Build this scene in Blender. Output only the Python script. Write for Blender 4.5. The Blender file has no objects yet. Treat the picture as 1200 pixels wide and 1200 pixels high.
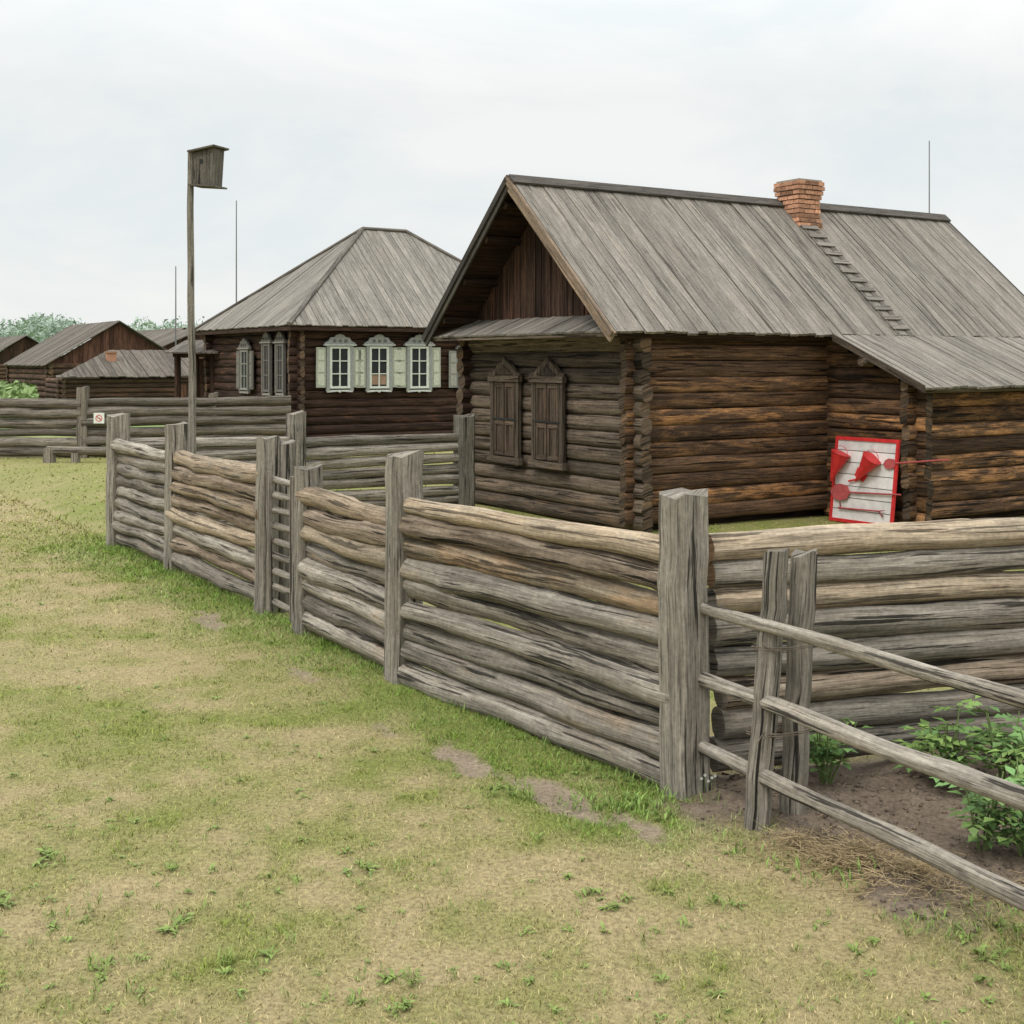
import bpy, math, random
import numpy as np
from mathutils import Vector as V
random.seed(7); rng=np.random.default_rng(7)
R=random.uniform
scene=bpy.context.scene
COL=scene.collection
F=1500.0; HZ=424.0; CH=2.1
def PX(px,Y): return (px-600.0)*Y/F
def PZ(py,Y): return CH-(py-HZ)*Y/F
UP=V((0,0,1))
G=V((-0.535,0.845,0)).normalized()
L=V((0.845,0.535,0)).normalized()
# ------------------------------------------------------------ materials
def newmat(name):
    m=bpy.data.materials.new(name); m.use_nodes=True
    nt=m.node_tree; nt.nodes.clear()
    o=nt.nodes.new('ShaderNodeOutputMaterial'); b=nt.nodes.new('ShaderNodeBsdfPrincipled')
    nt.links.new(b.outputs[0],o.inputs[0])
    b.inputs['Roughness'].default_value=.88
    b.inputs['Specular IOR Level'].default_value=.2
    return m,nt,b
def N(nt,t,**k):
    n=nt.nodes.new(t)
    for a,v in k.items(): setattr(n,a,v)
    return n
def lk(nt,a,b): nt.links.new(a,b)
def ramp(nt,fac,stops):
    r=N(nt,'ShaderNodeValToRGB'); e=r.color_ramp.elements
    while len(e)<len(stops): e.new(.5)
    for i,(p,c) in enumerate(stops):
        e[i].position=p; e[i].color=(c[0],c[1],c[2],1) if hasattr(c,'__len__') else (c,c,c,1)
    lk(nt,fac,r.inputs[0]); return r.outputs[0]
def mul(nt,a,b,fac=1.0,mode='MULTIPLY'):
    m=N(nt,'ShaderNodeMix',data_type='RGBA',blend_type=mode)
    if hasattr(fac,'links') : lk(nt,fac,m.inputs[0])
    else: m.inputs[0].default_value=fac
    for s,i in ((a,6),(b,7)):
        if hasattr(s,'links'): lk(nt,s,m.inputs[i])
        else: m.inputs[i].default_value=(s[0],s[1],s[2],1)
    return m.outputs[2]
def wood(name,dark,mid,light,warm,warm_thr=.6,crack=.55,scale=1.0,bump=.7,bdist=.014,knots=True,k=1.0,fine=.6,xs=1.0):
    dark,mid,light,warm=[tuple(c*k for c in q) for q in (dark,mid,light,warm)]
    m,nt,b=newmat(name)
    tc=N(nt,'ShaderNodeTexCoord'); at=N(nt,'ShaderNodeAttribute',attribute_name='tint')
    sep=N(nt,'ShaderNodeSeparateColor'); lk(nt,at.outputs['Color'],sep.inputs[0])
    off=N(nt,'ShaderNodeVectorMath',operation='SCALE'); off.inputs[0].default_value=(17.3,31.7,5.1); lk(nt,sep.outputs[2],off.inputs['Scale'])
    ad=N(nt,'ShaderNodeVectorMath',operation='ADD'); lk(nt,tc.outputs['UV'],ad.inputs[0]); lk(nt,off.outputs[0],ad.inputs[1])
    def noise(sx,sy,det=4,rough=.6,dist=0.):
        mp=N(nt,'ShaderNodeVectorMath',operation='MULTIPLY'); lk(nt,ad.outputs[0],mp.inputs[0]); mp.inputs[1].default_value=(sx*scale*xs,sy*scale,1)
        n=N(nt,'ShaderNodeTexNoise'); n.inputs['Scale'].default_value=1; n.inputs['Detail'].default_value=det; n.inputs['Roughness'].default_value=rough; n.inputs['Distortion'].default_value=dist
        lk(nt,mp.outputs[0],n.inputs['Vector']); return n.outputs['Fac']
    n1=noise(1.3,34,6,.72,.12); n2=noise(6,190,4,.75); n3=noise(1.6,7,6,.7,.3); n4=noise(1.1,30,5,.55,.15); n5=noise(30,34,4,.7); n6=noise(3.2,85,4,.6,.1)
    c=ramp(nt,n1,[(.3,dark),(.5,mid),(.72,light)])
    wf=ramp(nt,n3,[(warm_thr-.05,0.0),(warm_thr+.08,1.0)])
    wc=mul(nt,c,warm,.75,'MIX')
    wc=mul(nt,wc,ramp(nt,n1,[(.3,.45),(.65,1.2)]),1)
    hu=N(nt,'ShaderNodeMath',operation='MULTIPLY'); lk(nt,wf,hu.inputs[0]); lk(nt,sep.outputs[1],hu.inputs[1])
    c=mul(nt,c,wc,hu.outputs[0],'MIX')
    c=mul(nt,c,ramp(nt,n2,[(.3,.55),(.7,1.35)]),.85)
    c=mul(nt,c,ramp(nt,n5,[(.3,.7),(.7,1.25)]),.75)
    ck=ramp(nt,n4,[(.385,.06),(.41,1.0)])
    c=mul(nt,c,ck,crack)
    ck2=ramp(nt,n6,[(.37,.12),(.41,1.0)])
    c=mul(nt,c,ck2,crack*fine)
    if knots:
        mp=N(nt,'ShaderNodeVectorMath',operation='MULTIPLY'); lk(nt,ad.outputs[0],mp.inputs[0]); mp.inputs[1].default_value=(2.1,5.5,1)
        vo=N(nt,'ShaderNodeTexVoronoi'); vo.inputs['Scale'].default_value=1; lk(nt,mp.outputs[0],vo.inputs['Vector'])
        c=mul(nt,c,ramp(nt,vo.outputs['Distance'],[(.03,.3),(.09,1.0)]),.7)
    c=mul(nt,c,ramp(nt,n3,[(.28,.62),(.68,1.25)]),.8)
    sc=N(nt,'ShaderNodeVectorMath',operation='SCALE'); lk(nt,c,sc.inputs[0]); lk(nt,sep.outputs[0],sc.inputs['Scale'])
    lk(nt,sc.outputs[0],b.inputs['Base Color'])
    acc=n1
    for s_,w_ in ((ck,.8),(ck2,.4),(n2,.4)):
        mm=N(nt,'ShaderNodeMath',operation='MULTIPLY_ADD'); lk(nt,s_,mm.inputs[0]); mm.inputs[1].default_value=w_; lk(nt,acc,mm.inputs[2]); acc=mm.outputs[0]
    bp=N(nt,'ShaderNodeBump'); bp.inputs['Strength'].default_value=bump; bp.inputs['Distance'].default_value=bdist
    lk(nt,acc,bp.inputs['Height']); lk(nt,bp.outputs[0],b.inputs['Normal'])
    return m
W_FENCE=wood('weathered_grey_log',(.095,.082,.065),(.24,.212,.175),(.38,.345,.295),(.27,.20,.135),.58,.85,k=1.18)
W_TAN=wood('tan_log',(.14,.105,.073),(.31,.25,.18),(.44,.37,.285),(.38,.25,.145),.49,.7,k=1.18)
W_BARK=wood('bark_patched_log',(.065,.05,.038),(.29,.225,.165),(.45,.375,.29),(.11,.078,.054),.46,.95,k=1.18)
W_POST=wood('weathered_post',(.09,.08,.064),(.215,.192,.158),(.32,.29,.245),(.22,.185,.135),.62,.9,k=1.12)
W_ENDF=wood('cut_end_wood',(.12,.08,.05),(.34,.22,.13),(.48,.33,.2),(.5,.28,.12),.4,.6,1.0)
W_LONG=wood('brown_hewn_log_wall',(.026,.016,.011),(.092,.053,.032),(.19,.115,.068),(.46,.225,.09),.515,.85,k=1.12)
W_DARK=wood('dark_log_wall',(.018,.012,.009),(.055,.031,.022),(.115,.068,.046),(.2,.085,.048),.6,.75,k=.95)
W_GABLE=wood('grey_brown_log_wall',(.035,.027,.02),(.105,.079,.058),(.185,.148,.113),(.17,.105,.06),.58,.85,k=1.2)
W_ENDD=wood('dark_log_end',(.03,.022,.016),(.09,.063,.044),(.175,.13,.094),(.22,.13,.065),.5,.8)
W_ROOF=wood('grey_roof_board',(.13,.113,.094),(.205,.184,.158),(.26,.236,.207),(.205,.165,.125),.6,.6,1.0,.35,.006,k=1.13,fine=.4)
W_ROOF2=wood('grey_roof_board_far',(.135,.12,.10),(.205,.187,.162),(.26,.24,.213),(.21,.17,.13),.6,.4,.7,.3,.006,k=1.15,fine=.3)
W_ROOF3=wood('brown_grey_shed_board',(.09,.076,.062),(.16,.138,.115),(.22,.195,.165),(.17,.13,.095),.58,.5,.7,.3,.006,k=1.0)
W_ROOFD=wood('dark_ridge_board',(.05,.044,.038),(.10,.089,.077),(.15,.135,.118),(.14,.11,.08),.6,.5)
W_BARGE=wood('brown_barge_board',(.14,.10,.07),(.29,.215,.155),(.40,.31,.235),(.33,.2,.11),.55,.4)
W_BROWN=wood('brown_board',(.016,.009,.007),(.047,.027,.018),(.095,.055,.036),(.11,.05,.03),.5,.6)
W_FAR=wood('far_grey_log',(.085,.074,.06),(.175,.152,.122),(.27,.24,.205),(.22,.17,.12),.6,.7,k=1.1)
W_FARD=wood('far_brown_log',(.035,.023,.017),(.09,.056,.04),(.155,.105,.078),(.22,.11,.065),.5,.5)
W_SHUT=wood('brown_shutter_board',(.035,.024,.018),(.085,.06,.043),(.15,.112,.083),(.14,.08,.05),.55,.6)
W_RBR=wood('red_brown_board',(.05,.022,.016),(.105,.05,.036),(.16,.085,.06),(.2,.09,.06),.5,.5)
def plain(name,col,rough=.6,var=.2,nscale=12,metal=0.,bump=.1,usetint=False):
    m,nt,b=newmat(name)
    tc=N(nt,'ShaderNodeTexCoord'); n=N(nt,'ShaderNodeTexNoise'); n.inputs['Scale'].default_value=nscale; n.inputs['Detail'].default_value=5
    lk(nt,tc.outputs['Object'],n.inputs['Vector'])
    c=mul(nt,col,ramp(nt,n.outputs['Fac'],[(.3,1-var),(.7,1+var*.6)]),1)
    if usetint:
        at=N(nt,'ShaderNodeAttribute',attribute_name='tint'); sp=N(nt,'ShaderNodeSeparateColor'); lk(nt,at.outputs['Color'],sp.inputs[0])
        sc=N(nt,'ShaderNodeVectorMath',operation='SCALE'); lk(nt,c,sc.inputs[0]); lk(nt,sp.outputs[0],sc.inputs['Scale']); c=sc.outputs[0]
    lk(nt,c,b.inputs['Base Color'])
    b.inputs['Roughness'].default_value=rough; b.inputs['Metallic'].default_value=metal
    bp=N(nt,'ShaderNodeBump'); bp.inputs['Strength'].default_value=bump; bp.inputs['Distance'].default_value=.01
    lk(nt,n.outputs['Fac'],bp.inputs['Height']); lk(nt,bp.outputs[0],b.inputs['Normal'])
    return m
M_BRICK=plain('red_brick',(.43,.225,.14),.9,.4,25,usetint=True,bump=.5)
M_MORTAR=plain('mortar',(.30,.26,.22),.95,.2,30)
M_WHITE=plain('white_window_paint',(.56,.59,.53),.6,.15,20,usetint=True)
M_CREAM=plain('cream_shutter_paint',(.40,.42,.34),.65,.18,20,usetint=True)
M_LILAC=plain('grey_lilac_carving',(.27,.28,.265),.7,.25,25,usetint=True)
M_PANEL=plain('white_panel_paint',(.70,.67,.65),.6,.16,9,usetint=True)
M_RED=plain('red_paint',(.56,.035,.035),.45,.2,12,usetint=True)
M_REDD=plain('faded_red_paint',(.24,.05,.05),.5,.25,20,usetint=True)
M_GLASS=plain('dark_glass',(.02,.024,.026),.12,.2,4)
M_ORANGE=plain('brown_curtain',(.30,.20,.14),.8,.2,10)
M_BLACK=plain('black_iron',(.02,.02,.02),.5,.2,30)
M_METAL=plain('grey_rod_metal',(.2,.2,.2),.5,.2,30,.5)
M_ROPE=plain('wire_rope',(.16,.13,.1),.8,.3,60)
M_GREYW=plain('grey_window_wood',(.15,.14,.125),.8,.2,20,usetint=True)
M_GREYS=plain('dull_cream_window_wood',(.26,.26,.23),.8,.2,20,usetint=True)
def attrmat(name,attr='tint',rough=.8,nscale=60,var=.25,bump=.3,trans=0):
    m,nt,b=newmat(name)
    at=N(nt,'ShaderNodeAttribute',attribute_name=attr)
    tc=N(nt,'ShaderNodeTexCoord'); n=N(nt,'ShaderNodeTexNoise'); n.inputs['Scale'].default_value=nscale; n.inputs['Detail'].default_value=6; n.inputs['Roughness'].default_value=.7
    lk(nt,tc.outputs['Object'],n.inputs['Vector'])
    c=mul(nt,at.outputs['Color'],ramp(nt,n.outputs['Fac'],[(.3,1-var),(.7,1+var)]),1)
    lk(nt,c,b.inputs['Base Color']); b.inputs['Roughness'].default_value=rough
    b.inputs['Specular IOR Level'].default_value=.15
    if bump:
        bp=N(nt,'ShaderNodeBump'); bp.inputs['Strength'].default_value=bump; bp.inputs['Distance'].default_value=.02
        lk(nt,n.outputs['Fac'],bp.inputs['Height']); lk(nt,bp.outputs[0],b.inputs['Normal'])
    return m
M_GROUND=attrmat('turf_and_soil',nscale=45,var=.45,bump=.9)
M_BLADE=attrmat('grass_blades',nscale=3,var=.12,bump=0,rough=.65)
M_LEAF=attrmat('leaf_green',nscale=20,var=.2,bump=0,rough=.5)
# ------------------------------------------------------------ mesh builder
def tnt(a=.8,b=1.2): return (R(a,b),random.random(),random.random(),1)
class MB:
    def __init__(s): s.v=[];s.f=[];s.uv=[];s.t=[];s.m=[];s.s=[]
    def face(s,idx,uv,mat=0,smooth=False):
        s.f.append(idx); s.uv.extend(uv); s.m.append(mat); s.s.append(smooth)
    def auto(s,idx,gd,mat=0):
        P=[s.v[i] for i in idx]; n=(P[1]-P[0]).cross(P[2]-P[0])
        if n.length<1e-9 and len(P)>3: n=(P[2]-P[0]).cross(P[3]-P[0])
        if n.length<1e-12: n=V((0,0,1))
        n.normalize(); g=gd
        if abs(n.dot(gd))>.8:
            g=V((0,0,1)) if abs(n.z)<.8 else V((1,0,0)); 
        q=n.cross(g); s.face(idx,[(p.dot(g),p.dot(q)) for p in P],mat)
    def hexa(s,c,gd,tint=None,mat=0,endmat=None):
        b=len(s.v); s.v.extend(c); tint=tint or tnt(); s.t.extend([tint]*8)
        for q in ((3,2,1,0),(4,5,6,7),(0,1,5,4),(1,2,6,5),(2,3,7,6),(3,0,4,7)):
            idx=[b+i for i in q]; mm=mat
            if endmat is not None:
                P=[s.v[i] for i in idx]; n=(P[1]-P[0]).cross(P[2]-P[0]).normalized()
                if abs(n.dot(gd))>.8: mm=endmat
            s.auto(idx,gd,mm)
    def box(s,o,ax,ay,az,gd=None,tint=None,mat=0,endmat=None):
        if ax.cross(ay).dot(az)<0: ax,ay=ay,ax
        gd=(gd or max((ax,ay,az),key=lambda q:q.length)).normalized()
        s.hexa([o,o+ax,o+ax+ay,o+ay,o+az,o+ax+az,o+ax+ay+az,o+ay+az],gd,tint,mat,endmat)
    def cbox(s,c,ax,ay,az,**k): s.box(c-ax/2-ay/2-az/2,ax,ay,az,**k)
    def log(s,p0,p1,r0,r1=None,ns=10,nl=8,wob=.01,rj=.05,tint=None,mat=0,endmat=1,flat=1.0,caps=True,sq=2.0,bump=0.):
        r1=r0 if r1 is None else r1; d=(p1-p0); Ln=d.length; d.normalize()
        a=d.cross(UP) if abs(d.z)<.9 else d.cross(V((0,1,0))); a.normalize(); c=a.cross(d).normalized()
        tint=tint or tnt(); b=len(s.v)
        ph=[R(0,6.28) for _ in range(4)]; prof=[1+R(-rj,rj) for _ in range(ns)]; ku=random.random()*5
        kn=[(random.random(),R(0,6.28),R(.5,1)) for _ in range(3)]
        for i in range(nl+1):
            u=i/nl; x=u*Ln
            ox=wob*(math.sin(x*2.1+ph[0])+.5*math.sin(x*5.3+ph[1])); oz=wob*(math.sin(x*1.7+ph[2])+.5*math.sin(x*4.7+ph[3]))
            r=r0+(r1-r0)*u; r*=1+rj*.5*math.sin(x*7+ph[1])
            for j in range(ns):
                an=2*math.pi*(j+.5)/ns; rr=r*prof[j]*(1+R(-rj,rj)*.35)
                if sq>2: rr/=(abs(math.cos(an))**sq+abs(math.sin(an))**sq)**(1/sq)
                if bump:
                    for (ku_,ka,kk) in kn: rr+=bump*kk*math.exp(-((u-ku_)*Ln/.07)**2)*max(0,math.cos(an-ka))
                s.v.append(p0+d*x+a*(math.cos(an)*rr*flat+ox)+c*(math.sin(an)*rr+oz)); s.t.append(tint)
        for i in range(nl):
            for j in range(ns):
                k=(j+1)%ns; A=b+i*ns+j;B=b+i*ns+k;Cc=b+(i+1)*ns+k;D=b+(i+1)*ns+j
                u0=i/nl*Ln+ku;u1=(i+1)/nl*Ln+ku; v0=j/ns*6.28*r0; v1=(j+1)/ns*6.28*r0
                s.face([A,B,Cc,D],[(u0,v0),(u0,v1),(u1,v1),(u1,v0)],mat,True)
        if caps:
            for e,i in ((0,0),(1,nl)):
                base=len(s.v)
                for j in range(ns): s.v.append(s.v[b+i*ns+j].copy()); s.t.append(tint)
                idx=[base+j for j in range(ns)]
                uv=[(math.cos(2*math.pi*j/ns)*r0*.5+ku,math.sin(2*math.pi*j/ns)*r0) for j in range(ns)]
                if e==0: idx=idx[::-1]; uv=uv[::-1]
                s.face(idx,uv,endmat)
    def post(s,base,ax,ay,w,d,h,tint=None,mat=0,endmat=1,lean=V((0,0,0)),rings=11,ch=.16,jit=.005,taper=.96,slope=.022):
        tint=tint or tnt(.85,1.15)
        cx,cy=w/2,d/2; k=ch*min(w,d)
        pr=[(cx-k,-cy),(cx,-cy+k),(cx,cy-k),(cx-k,cy),(-cx+k,cy),(-cx,cy-k),(-cx,-cy+k),(-cx+k,-cy)]
        b=len(s.v); ku=random.random()*7; per=[0]
        sl=[R(-slope,slope) for _ in range(8)]
        for i in range(8):
            q=pr[(i+1)%8]; per.append(per[-1]+math.dist(pr[i],q))
        for i in range(rings+1):
            u=i/rings; z=-.15+(h+.15)*u; sc=1+(taper-1)*u
            jx,jy=R(-jit,jit),R(-jit,jit)
            for j,(x,y) in enumerate(pr):
                zz=z+(sl[j]+x*.10 if i==rings else 0)
                s.v.append(base+ax*(x*sc+jx+R(-jit,jit)*.5)+ay*(y*sc+jy+R(-jit,jit)*.5)+UP*zz+lean*max(0,zz)); s.t.append(tint)
        for i in range(rings):
            for j in range(8):
                kx=(j+1)%8
                u0=(i/rings)*h+ku;u1=((i+1)/rings)*h+ku
                s.face([b+i*8+j,b+i*8+kx,b+(i+1)*8+kx,b+(i+1)*8+j],[(u0,per[j]),(u0,per[j+1]),(u1,per[j+1]),(u1,per[j])],mat,False)
        c=len(s.v); s.v.append(sum((s.v[b+rings*8+j] for j in range(8)),V((0,0,0)))/8+UP*.004); s.t.append(tint)
        for j in range(8):
            kx=(j+1)%8; A=b+rings*8+j;B=b+rings*8+kx
            s.face([A,B,c],[(pr[j][0]+ku,pr[j][1]),(pr[kx][0]+ku,pr[kx][1]),(ku,0)],endmat)
    def boards(s,o,u,v,n,U,hf,bw=.15,th=.025,zj=.008,ej=.03,tr=(.8,1.2),mat=0,gap=.004,lo=None,grain=None):
        x=0.0
        while x<U-1e-4:
            w=bw*R(.8,1.25); x1=min(U,x+w)
            if U-x1<bw*.35: x1=U
            a0=x+gap/2; a1=x1-gap/2; e=R(-ej,ej) if ej else 0
            l0=(lo(a0) if lo else 0)-e; l1=(lo(a1) if lo else 0)-e
            h0=hf(a0);h1=hf(a1); k=R(0,zj); 
            if max(h0-l0,h1-l1)>.03:
                P=lambda a,b,c:o+u*a+v*b+n*c
                bt=-th+k; tp=k
                t2=tp+R(-.5,.5)*zj
                s.hexa([P(a0,l0,bt),P(a1,l1,bt),P(a1,h1,bt),P(a0,h0,bt),P(a0,l0,tp),P(a1,l1,t2),P(a1,h1,t2),P(a0,h0,tp)],(grain or v).normalized(),tnt(*tr),mat)
            x=x1
    def poly(s,pts,n,th,gd=None,tint=None,mat=0):
        b=len(s.v); k=len(pts); tint=tint or tnt(.95,1.05); gd=gd or UP
        s.v.extend(pts); s.v.extend([p+n*th for p in pts]); s.t.extend([tint]*(2*k))
        s.auto([b+k+i for i in range(k)],gd,mat); s.auto([b+i for i in range(k)][::-1],gd,mat)
        for i in range(k):
            j=(i+1)%k; s.auto([b+i,b+j,b+k+j,b+k+i],gd,mat)
    def done(s,name,mats,parent=None,root=None,bevel=0):
        o0=root if root is not None else V((0,0,0))
        me=bpy.data.meshes.new(name); me.from_pydata([tuple(p-o0) for p in s.v],[],s.f)
        uvl=me.uv_layers.new(name='UVMap'); uvl.data.foreach_set('uv',[c for q in s.uv for c in q])
        ca=me.color_attributes.new('tint','FLOAT_COLOR','POINT'); ca.data.foreach_set('color',[c for q in s.t for c in q])
        for m in mats: me.materials.append(m)
        me.polygons.foreach_set('material_index',s.m); me.polygons.foreach_set('use_smooth',s.s); me.update()
        ob=bpy.data.objects.new(name,me); COL.objects.link(ob)
        if parent is not None: ob.parent=parent
        else: ob.location=o0
        return ob
def empty(name,loc,label,cat,group=None):
    e=bpy.data.objects.new(name,None); e.empty_display_size=.2; e.location=loc; COL.objects.link(e)
    e['label']=label; e['category']=cat
    if group: e['group']=group
    return e
def tag(o,label,cat,group=None):
    o['label']=label; o['category']=cat
    if group: o['group']=group
    return o
def solve(P,d,px):
    k=(px-600)/F; return (k*P.y-P.x)/(d.x-k*d.y)
# ------------------------------------------------------------ noise
TAB=rng.random((256,256))
def vn(x,y):
    xi=np.floor(x).astype(int); yi=np.floor(y).astype(int); fx=x-xi; fy=y-yi
    fx=fx*fx*(3-2*fx); fy=fy*fy*(3-2*fy); a=TAB[xi&255,yi&255];b=TAB[(xi+1)&255,yi&255];c=TAB[xi&255,(yi+1)&255];d=TAB[(xi+1)&255,(yi+1)&255]
    return (a*(1-fx)+b*fx)*(1-fy)+(c*(1-fx)+d*fx)*fy
def fbm(x,y,s,o=4):
    t=0;a=1;w=0
    for i in range(o):
        t=t+a*vn(x/s+i*17.3,y/s+i*9.1); w+=a; a*=.55; s/=2.03
    return t/w
def ss(a,b,x): 
    t=np.clip((x-a)/(b-a),0,1); return t*t*(3-2*t)
CP=V((.842,6.225,0))
def masks(x,y):
    dx=x-CP.x; dy=y-CP.y
    n=(-.845,-.535)
    d=dx*n[0]+dy*n[1]
    al=dx*-.535+dy*.845
    sp=dx*.895+(y-6.15)*.445
    sf=(CP.y+.306*dx)-y
    e=(fbm(x,y,.5,3)-.5)
    e2=(fbm(x+3,y+8,.16,3)-.5)
    soil=ss(-.06,.18,sp+e*.5+e2*.3)*ss(-.3,-.1,sf)*ss(4.5,5.1,y+e*.9+e2*.5)
    soil=np.maximum(soil,ss(.30,.10,np.hypot((x-.98)/1.2,(y-5.98))+e*.35+e2*.25))
    dirt=np.zeros_like(x)
    for (px,py,a,b,k) in ((543,889,.30,.09,1),(665,940,.40,.10,1),(605,915,.16,.04,.7),(248,727,.34,.10,.9),(355,790,.18,.07,.8),(745,964,.22,.07,1),(455,856,.14,.05,.7)):
        Y=3150/(py-424.); X=(px-600)*Y/1500; ca,sa=-.45,.893
        u=(x-X)*ca+(y-Y)*sa; w=-(x-X)*sa+(y-Y)*ca
        dirt=np.maximum(dirt,k*ss(1.3,.75,np.hypot(u/a,w/b)+(fbm(x+5,y,.14,4)-.5)*2.0))
    g=(fbm(x,y,1.5,4)-.5)*1.8+(fbm(x+50,y,.28,4)-.5)*2.4
    strip=ss(1.2,.35,d+ (fbm(x,y,.7,3)-.5)*1.1)*ss(-.3,0,d)*ss(11.5,9.5,al)*ss(-1.2,-.2,al)
    g=.40+g*.62+strip*.62
    g=g-.16*ss(2.2,2.9,d)*ss(4.0,3.2,d)
    g=np.where((sp>0)&(y<5.2),g+.15,g)
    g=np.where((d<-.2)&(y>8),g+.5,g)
    far=ss(13,26,y); g=g*(1-far)+far*(.42+(g-.5)*.6)
    return np.clip(g,0,1),soil,dirt,d,strip
def hgt(x,y):
    g,soil,dirt,d,st=masks(x,y)
    near=ss(30,14,y)
    return near*((fbm(x,y,1.1,2)-.5)*.035)+soil*(.012+(fbm(x,y,.22,3)-.4)*.09)-dirt*.012
def axis(a,b,st,lo,hi,gr=1.16):
    c=list(np.arange(a,b,st)); x=c[-1]; s=st
    while x<hi: s*=gr; x+=s; c.append(x)
    x=c[0]; s=st
    while x>lo: s*=gr; x-=s; c.insert(0,x)
    return np.array(c)
def colmix(a,b,t): return np.array(a)[None,:]*(1-t[:,None])+np.array(b)[None,:]*t[:,None]
def setmesh(name,vs,faces_flat,fsize,cols,mat,smooth=False):
    me=bpy.data.meshes.new(name); nv=len(vs); nf=len(faces_flat)//fsize
    me.vertices.add(nv); me.vertices.foreach_set('co',vs.astype(np.float32).ravel())
    me.loops.add(nf*fsize); me.loops.foreach_set('vertex_index',faces_flat.astype(np.int32))
    me.polygons.add(nf); me.polygons.foreach_set('loop_start',np.arange(0,nf*fsize,fsize,dtype=np.int32))
    me.polygons.foreach_set('loop_total',np.full(nf,fsize,dtype=np.int32))
    if smooth: me.polygons.foreach_set('use_smooth',np.ones(nf,dtype=bool))
    me.update(calc_edges=True)
    ca=me.color_attributes.new('tint','FLOAT_COLOR','POINT')
    c4=np.ones((nv,4),dtype=np.float32); c4[:,:3]=cols; ca.data.foreach_set('color',c4.ravel())
    me.materials.append(mat); ob=bpy.data.objects.new(name,me); COL.objects.link(ob); return ob
xs=axis(-6,4.5,.035,-900,900); ys=axis(2.5,13,.035,-300,1400)
X,Y=np.meshgrid(xs,ys); x=X.ravel(); y=Y.ravel()
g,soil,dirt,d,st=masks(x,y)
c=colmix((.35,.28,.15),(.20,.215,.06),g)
sc=colmix((.12,.09,.066),(.25,.195,.145),fbm(x,y,.12,4))
c=c*(1-soil[:,None])+sc*soil[:,None]
dc=colmix((.22,.17,.118),(.37,.295,.215),fbm(x+9,y,.15,4)); c=c*(1-dirt[:,None])+dc*dirt[:,None]
crop=ss(33,38,y)*ss(-8,-12,x)
c=c*(1-crop[:,None])+np.array((.19,.27,.09))[None,:]*crop[:,None]
z=hgt(x,y)
nx,ny=len(xs),len(ys); i=np.arange(nx-1)[None,:]+np.arange(ny-1)[:,None]*nx
fc=np.stack([i,i+1,i+1+nx,i+nx],-1).reshape(-1)
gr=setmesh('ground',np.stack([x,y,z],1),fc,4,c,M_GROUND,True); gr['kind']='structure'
# ------------------------------------------------------------ grass blades
def blades(n,ymin,ymax,xk=.43,xadd=.5):
    u=rng.random(n); k=1.15
    yy=(ymin**(1-k)+u*(ymax**(1-k)-ymin**(1-k)))**(1/(1-k))
    xx=(rng.random(n)*2-1)*(xk*yy+xadd)
    return xx,yy
x,y=blades(700000,3.6,34)
g,soil,dirt,d,st=masks(x,y)
keep=rng.random(len(x))>np.maximum(soil*.985,dirt*.98)
keep&=~((d<0.0)&(y>7.2)&(rng.random(len(x))>.15))
dens=.34+.8*g+.25*st; keep&=rng.random(len(x))<dens
hx=(x-1.52)*L.x+(y-15.7)*L.y; hp=-((x-1.52)*G.x+(y-15.7)*G.y)
keep&=~((hx>-.1)&(hp<.1)&(hp>-4.1)); keep&=~((hx>3.2)&(hp<1.6)&(hp>-1))
x=x[keep];y=y[keep];g=g[keep];st=st[keep];d=d[keep]; n=len(x)
z=hgt(x,y)-.004
tuft=ss(.55,.72,fbm(x+20,y+7,.14,3))
ln=(.010+.017*rng.random(n)**1.5+.032*tuft*g*rng.random(n)+.018*st*rng.random(n))*(1+ss(6,20,y)*.7)
nearf=np.exp(-np.abs(d)/.07)*(rng.random(n)<.6); ln=ln*(1+2.0*nearf)
wd=(.0014+.0028*rng.random(n)**2)*(1+ss(5,30,y)*6)
an=rng.random(n)*6.283; le=rng.random(n)*1.1+.2
la=rng.random(n)*6.283
ox=np.cos(an)*wd;oy=np.sin(an)*wd
tx=np.cos(la)*ln*le;ty=np.sin(la)*ln*le;tz=ln*(1.05-.4*le)
vs=np.empty((n,3,3)); vs[:,0]=np.stack([x-ox,y-oy,z],1); vs[:,1]=np.stack([x+ox,y+oy,z],1); vs[:,2]=np.stack([x+tx,y+ty,z+tz],1)
gg=np.clip(g+tuft*.45-.12+(rng.random(n)-.5)*.8,0,1)
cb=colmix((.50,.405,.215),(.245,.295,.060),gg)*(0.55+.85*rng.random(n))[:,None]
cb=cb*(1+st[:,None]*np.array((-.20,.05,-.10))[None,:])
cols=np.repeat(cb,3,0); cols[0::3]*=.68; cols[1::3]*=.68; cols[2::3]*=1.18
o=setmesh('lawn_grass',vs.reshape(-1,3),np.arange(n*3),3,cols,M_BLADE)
o['kind']='stuff'; tag(o,'patchy short green and straw-dry lawn grass','grass')
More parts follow.
